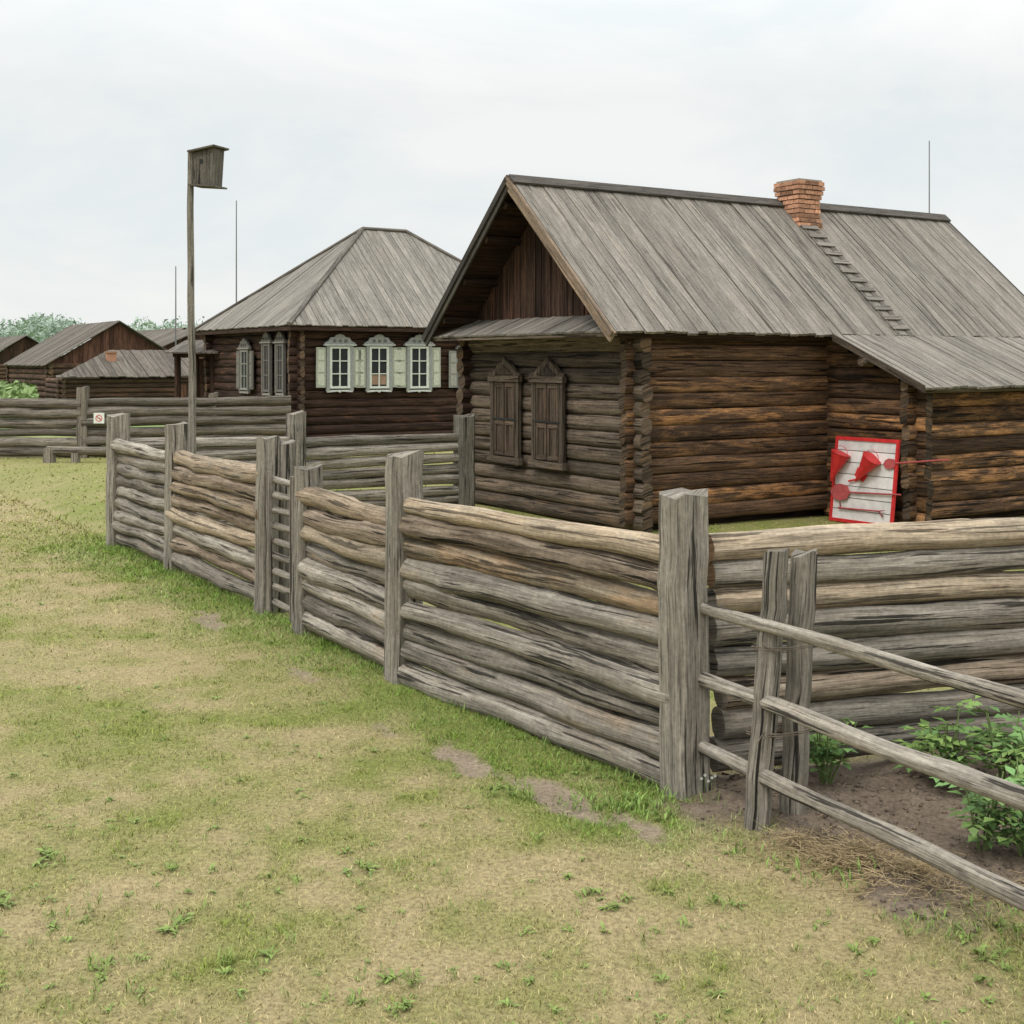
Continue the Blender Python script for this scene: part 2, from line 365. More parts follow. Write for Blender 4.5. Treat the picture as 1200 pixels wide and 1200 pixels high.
def leafmesh(lst,name,label,cat,stuff=True):
    vs=[];fs=[];cs=[]
    for (b,dv,uv,Ln,w,col) in lst:
        sd=dv.cross(uv).normalized()*w/2; k=len(vs)
        m=b+dv*Ln*.5+uv*Ln*.10; t=b+dv*Ln-uv*Ln*.12
        vs+= [b,m-sd+uv*w*.15,m,m+sd+uv*w*.15,t]; fs+=[k,k+2,k+1, k,k+3,k+2, k+1,k+2,k+4, k+2,k+3,k+4]
        cs+=[col]*5
    ob=setmesh(name,np.array([tuple(v) for v in vs]),np.array(fs),3,np.array(cs),M_LEAF)
    if stuff: ob['kind']='stuff'
    tag(ob,label,cat); return ob
lst=[]
def h1(x,y): return float(hgt(np.array([x]),np.array([y]))[0])
def sph(an,el): return V((math.cos(an)*math.cos(el),math.sin(an)*math.cos(el),math.sin(el))),V((-math.cos(an)*math.sin(el),-math.sin(an)*math.sin(el),math.cos(el)))
cl=[]
for _ in range(1000):
    yy=3.8/(random.random()**.55+.18) ; yy=min(max(3.9,yy),11)
    xx=R(-.42,.42)*yy
    cl.append((xx,yy,R(.4,.9)))
for (px,py) in ((130,1150),(200,1085),(450,1160),(430,1030),(15,1060),(700,1060),(845,1070),(300,1120),(80,1075),(60,1010),(600,930),(590,925),(790,950),(750,945),(1020,1030),(1160,1100),(1085,1090),(700,905),(1180,1140)):
    Yy=3150/(py-424.); 
    for _ in range(7): cl.append(((px-600)*Yy/1500+R(-.12,.12),Yy+R(-.12,.12),R(.8,1.25)))
for (xx,yy,s) in cl:
    a=np.array([xx]);b=np.array([yy]); gm=masks(a,b)
    if gm[1][0]>.5 or gm[2][0]>.4 or (gm[3][0]<0.05 and yy>6.2): continue
    zz=h1(xx,yy); narrow=random.random()<.6
    for k in range(random.randint(5,11)):
        dv,uv=sph(R(0,6.28),R(.15,.7) if not narrow else R(.5,1.3))
        q=R(.75,1.25); lst.append((V((xx+R(-.015,.015),yy+R(-.015,.015),zz)),dv,uv,R(.03,.06)*s*(1.25 if narrow else 1),R(.010,.018)*s*(.3 if narrow else 1),(.185*q,.25*q,.065*q)))
for t in np.arange(0,10,.05):
    for k in range(6):
        p=CP+G*t+V((-.845,-.535,0))*R(.05,.22); zz=h1(p.x,p.y)
        dv,uv=sph(R(0,6.28),R(.8,1.45))
        q=R(.75,1.25); lst.append((V((p.x,p.y,zz)),dv,uv,R(.03,.08)*(1.3 if t<.5 else 1),R(.004,.008),(.175*q,.26*q,.065*q)))
for (X_,Y_,n_,s_) in ((.62,6.0,30,1.1),(.45,6.02,24,.9),(.30,6.1,20,.9),(1.85,4.75,26,1.1),(1.6,4.75,16,1.),(1.3,5.15,14,1.1),(1.0,5.45,10,.9)):
    for k in range(n_*3):
        p=V((X_+random.gauss(0,.09),Y_+random.gauss(0,.08),0)); p.z=h1(p.x,p.y); dv,uv=sph(R(0,6.28),R(.6,1.4)); q=R(.8,1.35)
        lst.append((p,dv,uv,R(.03,.08)*s_,R(.004,.011),(.175*q,.265*q,.065*q)))
leafmesh(lst,'lawn_weeds','small green broadleaf weeds and tufts in the lawn','weeds')
# ------------------------------------------------------------ fences
def fence_root(name,loc,label,cat='fence'): return empty(name,loc,label,cat)
LF=fence_root('log_fence',CP.copy(),'weathered grey stacked log fence with square posts beside the lawn')
posts=[(CP,.21,.20,1.46),(V((-.715,8.445,0)),.22,.20,1.50),(V((-1.60,9.97,0)),.20,.17,1.28),(V((-2.06,10.75,0)),.18,.17,1.47),(V((-3.39,12.91,0)),.21,.2,1.47),(V((-4.53,14.72,0)),.24,.22,1.49)]
def pmesh(P,w,d,h,root,parent,lean=V((0,0,0)),name='post',mat=W_POST,tint=None,ax=L,ay=G):
    b=MB(); b.post(P,ax,ay,w,d,h,tint=tint or tnt(.85,1.15),lean=lean); return b.done(name,[mat,mat],parent,root)
for i,(P,w,dd,h) in enumerate(posts):
    pmesh(P,w,dd,h,CP,LF,lean=V((R(-.008,.014),0,0)),tint=(R(.95,1.2),.3,random.random(),1))
pmesh(posts[3][0]-G*.03+L*.16,.14,.14,1.42,CP,LF)
def rails(p0,p1,zs,rs,root,parent,mats,name='rail',nl=12,inset=0,wob=.008,ns=14,slope=0):
    d=(p1-p0).normalized()
    for i,z in enumerate(zs):
        r=rs[i]*R(.90,1.06); b=MB(); fl=random.random()<.5; ra,rb=(r*1.13,r*.88) if fl else (r*.88,r*1.13)
        off=L*R(-.024,.024)
        mt=mats[i]; kw=(R(.68,1.32),random.random(),random.random(),1)
        b.log(p0+d*inset+off+UP*(z+R(-.012,.012)),p1-d*inset+off+UP*(z+slope+R(-.012,.012)),ra,rb,ns=ns,nl=nl,wob=wob,rj=.09,tint=kw,bump=.014)
        b.done(name,[mt,W_ENDF],parent,root)
def zset(top,n,step): return [top-i*step for i in range(n)]
zz=[1.16,1.035,.90,.765,.63,.49,.345,.20,.065]
rails(posts[0][0],posts[1][0],zz,[.060,.076,.067,.074,.074,.079,.077,.078,.08],CP,LF,[W_TAN,W_BARK,W_TAN,W_FENCE,W_FENCE,W_FENCE,W_FENCE,W_FENCE,W_FENCE],wob=.008,nl=40)
rails(posts[1][0],posts[2][0],zset(1.05,8,.135),[.070]*8,CP,LF,[W_TAN,W_BARK,W_TAN,W_FENCE,W_FENCE,W_FENCE,W_FENCE,W_FENCE],wob=.010,nl=26)
rails(posts[3][0],posts[4][0],zset(1.14,8,.145),[.076]*8,CP,LF,[W_TAN,W_BARK,W_TAN,W_BARK,W_TAN,W_FENCE,W_BARK,W_FENCE],wob=.012,nl=20)
rails(posts[4][0],posts[5][0],zset(1.14,9,.13),[.068]*9,CP,LF,[W_FENCE]*9,wob=.012,nl=16)
# gate
b=MB(); g0=posts[3][0]-G*.1; g1=posts[2][0]+G*.1; gd=(g1-g0)
for i in range(9): 
    zc=.12+i*.125; b.log(g0+UP*zc,g1+UP*(zc+R(-.02,.02)),.03,.025,ns=8,nl=4,wob=.004,tint=tnt(.8,1.1))
gn=gd.normalized()
for s in (.1,.88): b.cbox(g0+gd*s+UP*.62-L*.04,gn*.07,L*.03,UP*1.15,gd=UP,tint=tnt(.8,1.1))
b.done('gate',[W_FENCE,W_ENDF],LF,CP)
# right-hand stacked log fence
rd=V((1,.306,0)).normalized(); S=CP+V((.15,.125,0))
RF=fence_root('log_fence',S,'stacked log fence with pale sawn ends behind the vegetable patch')
zr=[1.185,1.045,.905,.765,.61,.455,.30,.15]; rr=[.076,.068,.073,.078,.084,.080,.082,.084]
mt=[W_TAN,W_FENCE,W_TAN,W_FENCE,W_FENCE,W_BARK,W_FENCE,W_FENCE]
for i,z in enumerate(zr):
    b=MB(); st_=S+rd*R(-.03,.02) if i<2 else S+rd*R(-.02,.05)
    b.log(st_+UP*z,S+rd*4.2+UP*(z+R(-.012,.012)),rr[i]*(1.03 if i%2 else .97),rr[i],ns=14,nl=60,wob=.006,rj=.07,tint=(1.2 if i==0 else R(.95,1.15) if i<3 else R(.72,1.0),.25 if i<3 else random.random(),random.random(),1),bump=.012)
    b.done('rail',[mt[i],W_ENDF if i<2 else W_FENCE],RF,S)
pmesh(S+rd*4.2,.22,.2,1.45,S,RF,ax=rd,ay=V((-rd.y,rd.x,0)))
# back fence
Bp=posts[5][0]; BF=fence_root('log_fence',Bp+L*.3,'grey stacked log fence running from the yard corner to the house')
t1=2.19;t2=4.6
rails(Bp,Bp+L*t1,zset(1.13,8,.14),[.071]*8,Bp+L*.3,BF,[W_FENCE]*8,nl=6)
rails(Bp+L*t1,Bp+L*t2,zset(1.10,8,.14),[.071]*8,Bp+L*.3,BF,[W_FENCE]*8,nl=6)
pmesh(Bp+L*t1,.22,.2,1.47,Bp+L*.3,BF); pmesh(Bp+L*t2,.25,.24,1.38,Bp+L*.3,BF,tint=(.7,.8,.3,1))
# far fence
Ys=28.; a0=V((PX(97,Ys),Ys,0)); aL=V((-17,27.6,0)); aR=V((PX(340,29.2),29.2,0))
FF=fence_root('log_fence',a0,'long grey fence of stacked logs and boards with a white notice')
rails(aL,a0,zset(1.2,6,.215),[.112]*6,a0,FF,[W_FAR]*6,nl=10,ns=8,wob=.015)
rails(a0,aR,zset(1.22,6,.215),[.112]*6,a0,FF,[W_FAR]*6,nl=10,ns=8,wob=.012)
pmesh(a0,.24,.24,1.55,a0,FF,mat=W_FAR,ax=V((1,0,0)),ay=V((0,1,0)))
pmesh(V((PX(250,28.8),28.8,0)),.2,.2,1.4,a0,FF,mat=W_FAR,ax=V((1,0,0)),ay=V((0,1,0)))
# notice sign
b=MB(); sy=27.86; sx=PX(116,sy); sz=PZ(490,sy); w=.23
b.cbox(V((sx,sy,sz)),V((w,0,0)),V((0,.012,0)),V((0,0,w)),tint=(1.25,1,1,1))
sg=b.done('notice_sign',[M_WHITE],None,V((sx,sy,sz))); tag(sg,'small white square notice with a round red prohibition mark','sign')
b=MB()
for k in range(20):
    a=k/20*6.283; a2=(k+1)/20*6.283; c_=V((sx,sy-.008,sz))
    q=lambda an,r:c_+V((math.cos(an)*r,0,math.sin(an)*r))
    b.poly([q(a,.058),q(a,.072),q(a2,.072),q(a2,.058)],V((0,-1,0)),.004,tint=(1.2,1,1,1))
b.poly([c_+V((-.048,0,.038)),c_+V((-.038,0,.048)),c_+V((.048,0,-.038)),c_+V((.038,0,-.048))][::-1],V((0,-1,0)),.004)
o=b.done('mark',[M_RED],sg,V((sx,sy,sz)))
b=MB(); b.cbox(V((sx,sy-.0075,sz)),V((.07,0,0)),V((0,.002,0)),V((0,0,.012)),tint=(1,1,1,1)); b.done('pictogram',[M_BLACK],sg,V((sx,sy,sz)))
# bench
by=26.7; bx0=PX(58,by); bx1=PX(125,by); be=empty('log_bench',V((bx0,by,0)),'low bench of a split log on two stump legs','bench')
b=MB(); b.log(V((bx0-.05,by,.26)),V((bx1,by,.24)),.085,.08,ns=10,nl=5,tint=tnt(1.1,1.2)); b.done('seat',[W_FAR,W_ENDD],be,V((bx0,by,0)))
for q,r in ((bx0+.0,.13),(bx0+.55,.10)):
    b=MB(); b.log(V((q,by,-.05)),V((q,by,.20 if q>bx0 else .3)),r,r*.95,ns=10,nl=3,tint=(1.35,.1,.4,1)); b.done('leg',[W_FAR,W_ENDD],be,V((bx0,by,0)))
# pole fence in front
pd=V((.445,-.895,0)).normalized(); pr=V((.895,.445,0)).normalized(); s0=V((.95,6.13,0))-pd*.12
PF=fence_root('pole_fence',V((1.2,5.8,0)),'rough pole fence with two leaning stakes around the vegetable patch')
O=V((1.2,5.8,0))
for zc,r,zo in ((.92,.031,.0),(.565,.038,.0),(.235,.039,.0)):
    b=MB(); b.log(s0+UP*(zc)-pr*(.02 if zc<.4 else 0),s0+pd*3.2+UP*(zc+R(-.02,.02)),r*.9,r*1.08,ns=14,nl=50,wob=.006,rj=.08,tint=(R(1.05,1.2),.15,random.random(),1),bump=.007); b.done('pole',[W_FENCE,W_ENDF],PF,O)
def stake(b0,t0,r):
    b=MB(); h=t0.z; lean=V(((t0.x-b0.x)/h,(t0.y-b0.y)/h,0)); b.post(b0,V((1,0,0)),V((0,1,0)),r*2,r*1.7,h,lean=lean,ch=.28,tint=(R(.9,1.0),.3,random.random(),1),jit=.006,slope=.015); b.done('stake',[W_POST,W_POST],PF,O)
stake(V((1.10,5.76,0)),V((1.2,5.78,1.245)),.055); stake(V((1.285,5.86,0)),V((1.335,5.86,1.225)),.058)
s3=s0+pd*3.0; stake(s3-pr*.08,s3-pr*.05+UP*1.2,.055); stake(s3+pr*.1,s3+pr*.12+UP*1.2,.055)
def torus_tie(zc):
    b=MB(); c_=V((1.195+.055*zc,5.81,zc))
    for k in range(2):
        pts=[]
        for i in range(17):
            a=i/16*6.283; pts.append(c_+V((math.cos(a)*.152,math.sin(a)*.105,0))+UP*(.016*math.cos(a+.6)+.010*k-.003*math.sin(3*a)))
        for i in range(16): b.log(pts[i],pts[i+1],.0032,ns=5,nl=1,wob=0,rj=0,caps=False)
    for k in range(3): b.log(c_+V((-.1,-.09,.01)),c_+V((-.1+R(-.07,.02),-.12,R(-.05,.03))),.0025,ns=5,nl=1,wob=0,rj=0,caps=False)
    b.done('tie',[M_ROPE,M_ROPE],PF,O)
torus_tie(.81); torus_tie(.425)
# ------------------------------------------------------------ generic log wall
def logwall(b,o,d,length,z0,z1,n,ext=(.2,.2),off=0,mat=0,end=1,tr=(.75,1.25),nl=8,ns=10,lenf=None,wob=.004,flat=1.,sq=2.,rk=.53,rj=.035):
    st=(z1-z0)/n; r=st*rk
    for i in range(n):
        z=z0+(i+.5)*st+off
        a,bb=-ext[0]*R(.85,1.15),length+ext[1]*R(.85,1.15)
        if lenf: bb=lenf(z,bb)
        if bb-a<.1: continue
        b.log(o+d*a+UP*z,o+d*bb+UP*z,r,r*R(.94,1.02),ns=ns,nl=nl,wob=wob,rj=rj,tint=tnt(*tr),mat=mat,endmat=end,flat=flat,sq=sq)
# ------------------------------------------------------------ house 1
C=V((1.52,15.7,0)); H1=empty('log_house',C,'small dark log house with steep grey board roof and brick chimney','house')
def HP(t,p,z=0): return C+L*t-G*p+UP*z
WD=3.94; LEN=7.7
def fin(b,n,mats,par=H1,root=C): return b.done(n,mats,par,root)
DK=(.25,.2,.2,1)
b=MB(); logwall(b,HP(0,0),G,WD,.02,2.42,12,(.2,.2),0,nl=14,ns=14,flat=.8,sq=2.6,rk=.515,tr=(.65,1.3),rj=.05); 
b.box(HP(.07,-.05,0),L*.05,G*(WD-.1),UP*2.6,tint=DK); fin(b,'log_wall',[W_GABLE,W_ENDD])
b=MB(); logwall(b,HP(0,0),L,LEN,.0,2.42,12,(.2,.2),.10,nl=24,ns=16,tr=(.45,1.5),flat=.6,sq=4.5,rk=.495,rj=.045); b.box(HP(.05,-.12,0),L*(LEN-.1),G*.05,UP*2.6,tint=DK); fin(b,'log_wall',[W_LONG,W_ENDD])
b=MB(); logwall(b,HP(0,-WD),L,LEN,.0,2.42,12,(.2,.2),.10,nl=8,ns=8); b.box(HP(.05,-WD+.14,0),L*(LEN-.1),G*-.05,UP*2.6);fin(b,'log_wall',[W_DARK,W_ENDD])
b=MB(); logwall(b,HP(LEN,0),G,WD,.02,2.42,12,(.2,.2),0,nl=6,ns=8);b.box(HP(LEN-.1,-.05,0),L*.05,G*(WD-.1),UP*2.6); fin(b,'log_wall',[W_DARK,W_ENDD])
# roof
E=.35; EZ=2.46; RZ=4.55; run=WD/2+E; sl=V((G.x*run,G.y*run,RZ-EZ)); SL=sl.length; sv=sl.normalized(); nn=L.cross(sv).normalized()
RT0=-.59; RLEN=8.675
b=MB(); b.boards(HP(RT0,E,EZ),L,sv,nn,RLEN,lambda u:SL,bw=.15,th=.035,zj=.016,ej=.018,tr=(.82,1.16),gap=.013)
sv2=V((-sl.x,-sl.y,sl.z)).normalized(); n2=(-L).cross(sv2).normalized()
b.boards(HP(RT0+RLEN,-WD-E,EZ),-L,sv2,n2,RLEN,lambda u:SL,bw=.16,th=.03,zj=.012,ej=.02,tr=(.8,1.2))
roof=fin(b,'roof',[W_ROOF])
b=MB(); b.box(HP(RT0+.03,E-.03,EZ)-nn*.055,L*(RLEN-.06),sv*(SL-.05),nn*.018,tint=(.8,.5,.5,1),gd=L); b.box(HP(RT0+.03,-WD-E+.03,EZ)-n2*.055,L*(RLEN-.06),sv2*(SL-.05),n2*.018,tint=(.8,.5,.5,1),gd=L)
for q in (.5,1.3,2.1,2.75):
    b.log(HP(RT0+.04,E,EZ)+sv*q-nn*.12,HP(.1,E,EZ)+sv*q-nn*.12,.055,ns=8,nl=2,tint=tnt(.6,1)); b.log(HP(RT0+.04,-WD-E,EZ)+sv2*q-n2*.12,HP(.1,-WD-E,EZ)+sv2*q-n2*.12,.055,ns=8,nl=2,tint=tnt(.6,1))
b.log(HP(RT0+.04,-WD/2,RZ-.2),HP(.1,-WD/2,RZ-.2),.07,ns=8,nl=2,tint=tnt(.6,1))
b.done('sheathing',[W_BROWN,W_ENDD],roof,C)
b=MB(); b.box(HP(RT0-.03,-WD/2+.13,RZ-.105)+nn*.02,L*(RLEN+.05),sv*.17,nn*.028,tint=(1,.3,.2,1)); b.box(HP(RT0-.03,-WD/2-.13,RZ-.105)+n2*.02,L*(RLEN+.05),sv2*.17,n2*.028,tint=(.9,.3,.7,1))
b.done('ridge_cap',[W_ROOFD],roof,C)
b=MB()
b.box(HP(RT0-.035,E+.03,EZ-.03)-nn*.13,sv*(SL+.03),L*.028,nn*.145,tint=(1.15,.5,.3,1),gd=sv)
b.box(HP(RT0-.065,E+.02,EZ-.02)-nn*.06,sv*(SL+.02),L*.028,nn*.085,tint=(.8,.5,.6,1),gd=sv)
fin(b,'barge_board',[W_BARGE])
b=MB(); b.box(HP(RT0-.035,-WD-E-.03,EZ-.03)-n2*.13,sv2*(SL+.03),L*.028,n2*.145,tint=(.8,.5,.3,1),gd=sv2)
b.box(HP(RT0-.065,-WD-E-.02,EZ-.02)-n2*.06,sv2*(SL+.02),L*.028,n2*.085,tint=(.6,.5,.6,1),gd=sv2); fin(b,'barge_board',[W_ROOFD])
tt=RT0+RLEN+.008
b=MB(); b.box(HP(tt,E+.03,EZ-.03)-nn*.13,sv*(SL+.03),L*.028,nn*.145,gd=sv); fin(b,'barge_board',[W_ROOFD])
b=MB(); b.box(HP(tt,-WD-E-.03,EZ-.03)-n2*.13,sv2*(SL+.03),L*.028,n2*.145,gd=sv2); fin(b,'barge_board',[W_ROOFD])
def gh(u):
    dd=abs(u-WD/2); return max(0,(RZ-.14-(RZ-EZ)/run*dd)-2.45)
b=MB(); b.boards(HP(0,0,2.45),G,UP,-L,WD,gh,bw=.13,th=.03,zj=.02,ej=0,tr=(.4,1.5),gap=.012); fin(b,'gable_boards',[W_BROWN])
b=MB(); b.boards(HP(LEN+.1,-WD,2.45),-G,UP,L,WD,gh,bw=.13,th=.03,zj=.01,ej=0,tr=(.6,1.4)); fin(b,'gable_boards',[W_BROWN])
b=MB(); b.box(HP(-.16,.05,2.32),G*(WD-.1),L*.04,UP*.15,tint=(1.5,.3,.3,1)); b.box(HP(-.13,.02,2.47),G*(WD-.04),L*.04,UP*.05,tint=(.8,.3,.5,1)); fin(b,'trim_board',[W_GABLE])
pv=(HP(.02,0,2.72)-HP(-.57,0,2.475)); pl=pv.length; pvn=pv.normalized(); pn=pvn.cross(G).normalized()
if pn.z<0: pn=-pn
PW=WD+2*E-.04
b=MB(); b.boards(HP(-.57,E-.02,2.465),G,pvn,pn,PW,lambda u:pl*max(0,min(1,(.9*min(u,PW-u)-.11)/.245)),bw=.14,th=.025,zj=.010,ej=.0,tr=(.6,1.05)); fin(b,'pent_roof',[W_ROOF])
b=MB(); b.box(HP(-.55,E-.04,2.405),G*(WD+2*E-.08),L*.03,UP*.035,tint=(1.2,.5,.5,1)); fin(b,'fascia_board',[W_GABLE])
b=MB(); b.log(HP(-.5,.20,2.43),HP(8.0,.20,2.43),.055,ns=8,nl=8,tint=(.9,.2,.2,1)); fin(b,'eave_beam',[W_BROWN,W_ENDD])
def shutter_window(px):
    wb_=C-L*.125; s=solve(wb_,G,px); c_=wb_+G*s; w,h=.54,1.04; zb=.78
    r_=-G; n=-L
    def Q(a,z,k=0): return c_+r_*a+UP*z+n*k
    b=MB()
    b.box(Q(-w/2,zb),r_*(w/2-.004),UP*h,n*.03,gd=UP,tint=(.9,.4,random.random(),1)); b.box(Q(.004,zb),r_*(w/2-.004),UP*h,n*.03,gd=UP,tint=(1.1,.4,random.random(),1))
    win=fin(b,'window',[W_SHUT])
    b=MB()
    for a in (-w/2-.1,w/2+.01): b.box(Q(a,zb-.12,.0),r_*.09,UP*(h+.2),n*.05,gd=UP,tint=tnt(.6,.9))
    b.box(Q(-w/2-.15,zb-.10,.004),r_*(w+.3),UP*.09,n*.07,tint=tnt(.8,1.)); b.box(Q(-w/2-.13,zb+h+.004,.004),r_*(w+.26),UP*.08,n*.07,tint=tnt(.8,1))
    zt=zb+h+.085
    prof=[(-.40,0),(.40,0),(.41,.035),(.30,.05),(.16,.16),(.06,.20),(0,.27),(-.06,.20),(-.16,.16),(-.30,.05),(-.41,.035)]
    b.poly([Q(a,zt+z,.0) for a,z in prof],n,.05,tint=tnt(.7,.9)); b.poly([Q(a*.55,zt+.02+z*.5,.052) for a,z in prof],n,.015,tint=tnt(.4,.5))
    b.done('frame',[W_GABLE],win,C)
    for a in (-w/2,.004):
        b=MB(); ww=w/2-.008
        for (x0,zz0,x1,zz1) in ((a+.01,zb+.01,a+ww-.01,zb+.07),(a+.01,zb+h-.07,a+ww-.01,zb+h-.01),(a+.01,zb+h*.42,a+ww-.01,zb+h*.48),(a+.01,zb+.075,a+.05,zb+h*.415),(a+ww-.05,zb+.075,a+ww-.01,zb+h*.415),(a+.01,zb+h*.485,a+.05,zb+h-.075),(a+ww-.05,zb+h*.485,a+ww-.01,zb+h-.075)):
            b.box(Q(x0,zz0,.031),r_*(x1-x0),UP*(zz1-zz0),n*.014,tint=tnt(.9,1.3))
        b.done('shutter',[W_SHUT],win,C)
    b=MB(); b.box(Q(-w/2-.05,zb+h*.5-.012,.047),r_*(w+.1),UP*.024,n*.008,tint=(1,1,1,1)); b.done('iron_bar',[M_BLACK],win,C)
shutter_window(594); shutter_window(644)
# extension
T0=3.3; PP=1.5
b=MB(); logwall(b,HP(T0,0),-G,PP,.0,2.42,12,(.0,.2),0,nl=8,ns=16,tr=(.45,1.1),lenf=lambda z,bb: min(bb,(2.50-z-.16)/.457+E),flat=.65,sq=4,rk=.50); fin(b,'annex_wall',[W_LONG,W_ENDD])
b=MB(); logwall(b,HP(T0,PP),L,LEN-T0,.0,1.82,9,(.2,.2),.1,nl=14,ns=16,tr=(.5,1.5),flat=.62,sq=4.,rk=.50,rj=.045); b.box(HP(T0+.1,PP-.10,0),L*(LEN-T0-.1),G*.04,UP*1.8,tint=DK); fin(b,'annex_wall',[W_LONG,W_ENDD])
b=MB(); logwall(b,HP(LEN,0),-G,PP,.02,2.42,12,(.0,.2),0,nl=4,ns=8,lenf=lambda z,bb: min(bb,(2.50-z-.16)/.457+E)); fin(b,'annex_wall',[W_DARK,W_ENDD])
ev=HP(0,.33,2.465)-HP(0,.35+1.54,1.78); evl=ev.length; evn=ev.normalized(); en=L.cross(evn).normalized()
b=MB(); b.boards(HP(T0-.29,.35+1.54,1.78),L,evn,en,RLEN+RT0-(T0-.29),lambda u:evl-.02,bw=.16,th=.03,zj=.014,ej=.02,tr=(.82,1.16),gap=.012); b.box(HP(T0-.26,.35+1.50,1.80)-en*.06,L*4.9,evn*(evl-.08),en*.02,tint=(.5,.5,.5,1),gd=L); fin(b,'annex_roof',[W_ROOF])
b=MB(); b.box(HP(T0-.31,.35+1.54,1.72)-en*.0,evn*(evl-.05),L*.02,UP*.09,tint=(.6,.5,.5,1)); b.log(HP(T0-.25,1.78,1.76),HP(8,1.78,1.76),.045,ns=8,nl=6,tint=(1,.3,.3,1)); b.log(HP(T0-.35,.9,2.11),HP(T0+.1,.9,2.11),.06,ns=10,nl=2,tint=(1.4,.3,.3,1)); fin(b,'eave_beam',[W_GABLE,W_ENDD])
# chimney
b=MB(); ct=5.10+RT0-.02; cp=-WD/2+.24
def cring(z,half,hh=.062):
    b.cbox(HP(ct,cp,z+hh/2),L*(2*half-.02),G*(2*half-.02),UP*hh,mat=1,tint=(1,1,1,1))
    nb=max(2,round(2*half/.22))
    for side in range(4):
        ax=(L,G,-L,-G)[side]; nrm=(-G,L,G,-L)[side]; shift=0 if int(round(z/.07))%2 else .5
        bw=2*half/nb
        k=-shift
        while k<nb:
            a0=max(0,k)*bw; a1=min(nb,k+1)*bw
            if a1-a0>.02:
                j=R(-.008,.010); b.box(HP(ct,cp,z+.003)-ax*half+nrm*(half-.05+j)+ax*(a0+.006),ax*(a1-a0-.012),nrm*.055,UP*(hh-.005+R(-.004,.003)),tint=(R(.55,1.6),.5,.5,1))
            k+=1
for i in range(16):
    z=3.72+i*.07
    cring(z,(.25,.25,.25,.25,.25,.25,.245,.235,.225,.22,.22,.22,.235,.255,.27,.27)[i])
b.cbox(HP(ct,cp,3.72+16*.07+.008),L*.48,G*.48,UP*.025,mat=1,tint=(1,1,1,1))
b.done('chimney',[M_BRICK,M_MORTAR],roof,C)
# roof ladder
b=MB(); tl=4.98
for k in (0,.26): b.box(HP(tl+RT0+k-.1,E,EZ)+sv*.02+nn*.016,sv*(SL-.62),L*.035,nn*.010,tint=(.75,.2,.3,1))
q=.1
while q<SL-.65: b.box(HP(tl+RT0-.12,E,EZ)+sv*q+nn*.027,L*.34,sv*.085,nn*.016,tint=tnt(.75,1.0)); q+=.21
rt=HP(tl+RT0,E,EZ); o=b.done('roof_ladder',[W_ROOF],None,rt); tag(o,'flat grey wooden ladder lying on the board roof','ladder')
def rod(px,ytop,Y,zb,lab):
    b=MB(); p=V((PX(px,Y),Y,zb)); b.log(p,V((p.x,Y,PZ(ytop,Y))),.016*Y/20,.008*Y/20,ns=6,nl=1,wob=0,rj=0); b.log(p,p+UP*.4,.03*Y/20,ns=6,nl=1,wob=0,rj=0)
    o=b.done('lightning_rod',[M_METAL,M_METAL],None,p); tag(o,lab,'rod','thin lightning rods behind the roofs')
rod(1089,165,23.5,0,'thin metal lightning rod rising behind the house roof'); rod(277,235,42,0,'thin metal lightning rod rising beside the hipped roof'); rod(206,312,62,0,'thin metal lightning rod above the distant sheds')
# ------------------------------------------------------------ fire board
a_=HP(T0-.17-.17,.40,.02); lean=V((L.x*.13,L.y*.13,1.08)); BW=1.02
bu=-G; bv=lean.normalized(); bn=-(bu.cross(bv)).normalized()
if bn.dot(-L)<0: bn=-bn
BH=1.08
def B(u,v,k=0): return a_+bu*u+bv*v+bn*k
b=MB()
for i in range(7): b.box(B(.0,i*BH/7+.002),bu*BW,bv*(BH/7-.010),bn*.02,tint=tnt(.88,1.08))
b.box(B(.02,.02,-.012),bu*(BW-.04),bv*(BH-.04),bn*.01,tint=(.3,1,1,1))
fb=b.done('fire_board',[M_PANEL],None,a_); tag(fb,'white plank fire board with red frame leaning on the log wall','fire equipment board')
b=MB()
for (u,v,w,h) in ((-.02,-.02,BW+.04,.045),(-.02,BH-.025,BW+.04,.045),(-.02,.027,.04,BH-.054),(BW-.02,.027,.04,BH-.054)): b.box(B(u,v,.003),bu*w,bv*h,bn*.032,tint=(1,1,1,1))
b.done('frame',[M_RED],fb,a_)
def cone_bucket(u,v,ang):
    b=MB(); ax=(bu*math.sin(ang)-bv*math.cos(ang)); top=B(u,v,.12); 
    b.log(top,top+ax*.40,.125,.008,ns=16,nl=4,wob=0,rj=0,tint=(1.15,1,1,1),endmat=0)
    b.log(top-ax*.008,top+ax*.004,.13,.13,ns=16,nl=1,wob=0,rj=0,tint=(.9,1,1,1),endmat=0)
    side=ax.cross(bn)
    pts=[top+side*.12*math.cos(t)-ax*.10*math.sin(t) for t in np.linspace(0,math.pi,9)]
    for i in range(8): b.log(pts[i],pts[i+1],.004,ns=5,nl=1,wob=0,rj=0,caps=False)
    o=b.done('fire_bucket',[M_RED],None,top); tag(o,'red conical fire bucket hung on the board','bucket','red conical fire buckets')
cone_bucket(.17,.87,-.35); cone_bucket(.70,.84,-.65)
def tool(name,lab,cat,f,mt_=M_REDD):
    b=MB(); f(b); o=b.done(name,[mt_,mt_],None,B(.5,.5,.05)); tag(o,lab,cat)
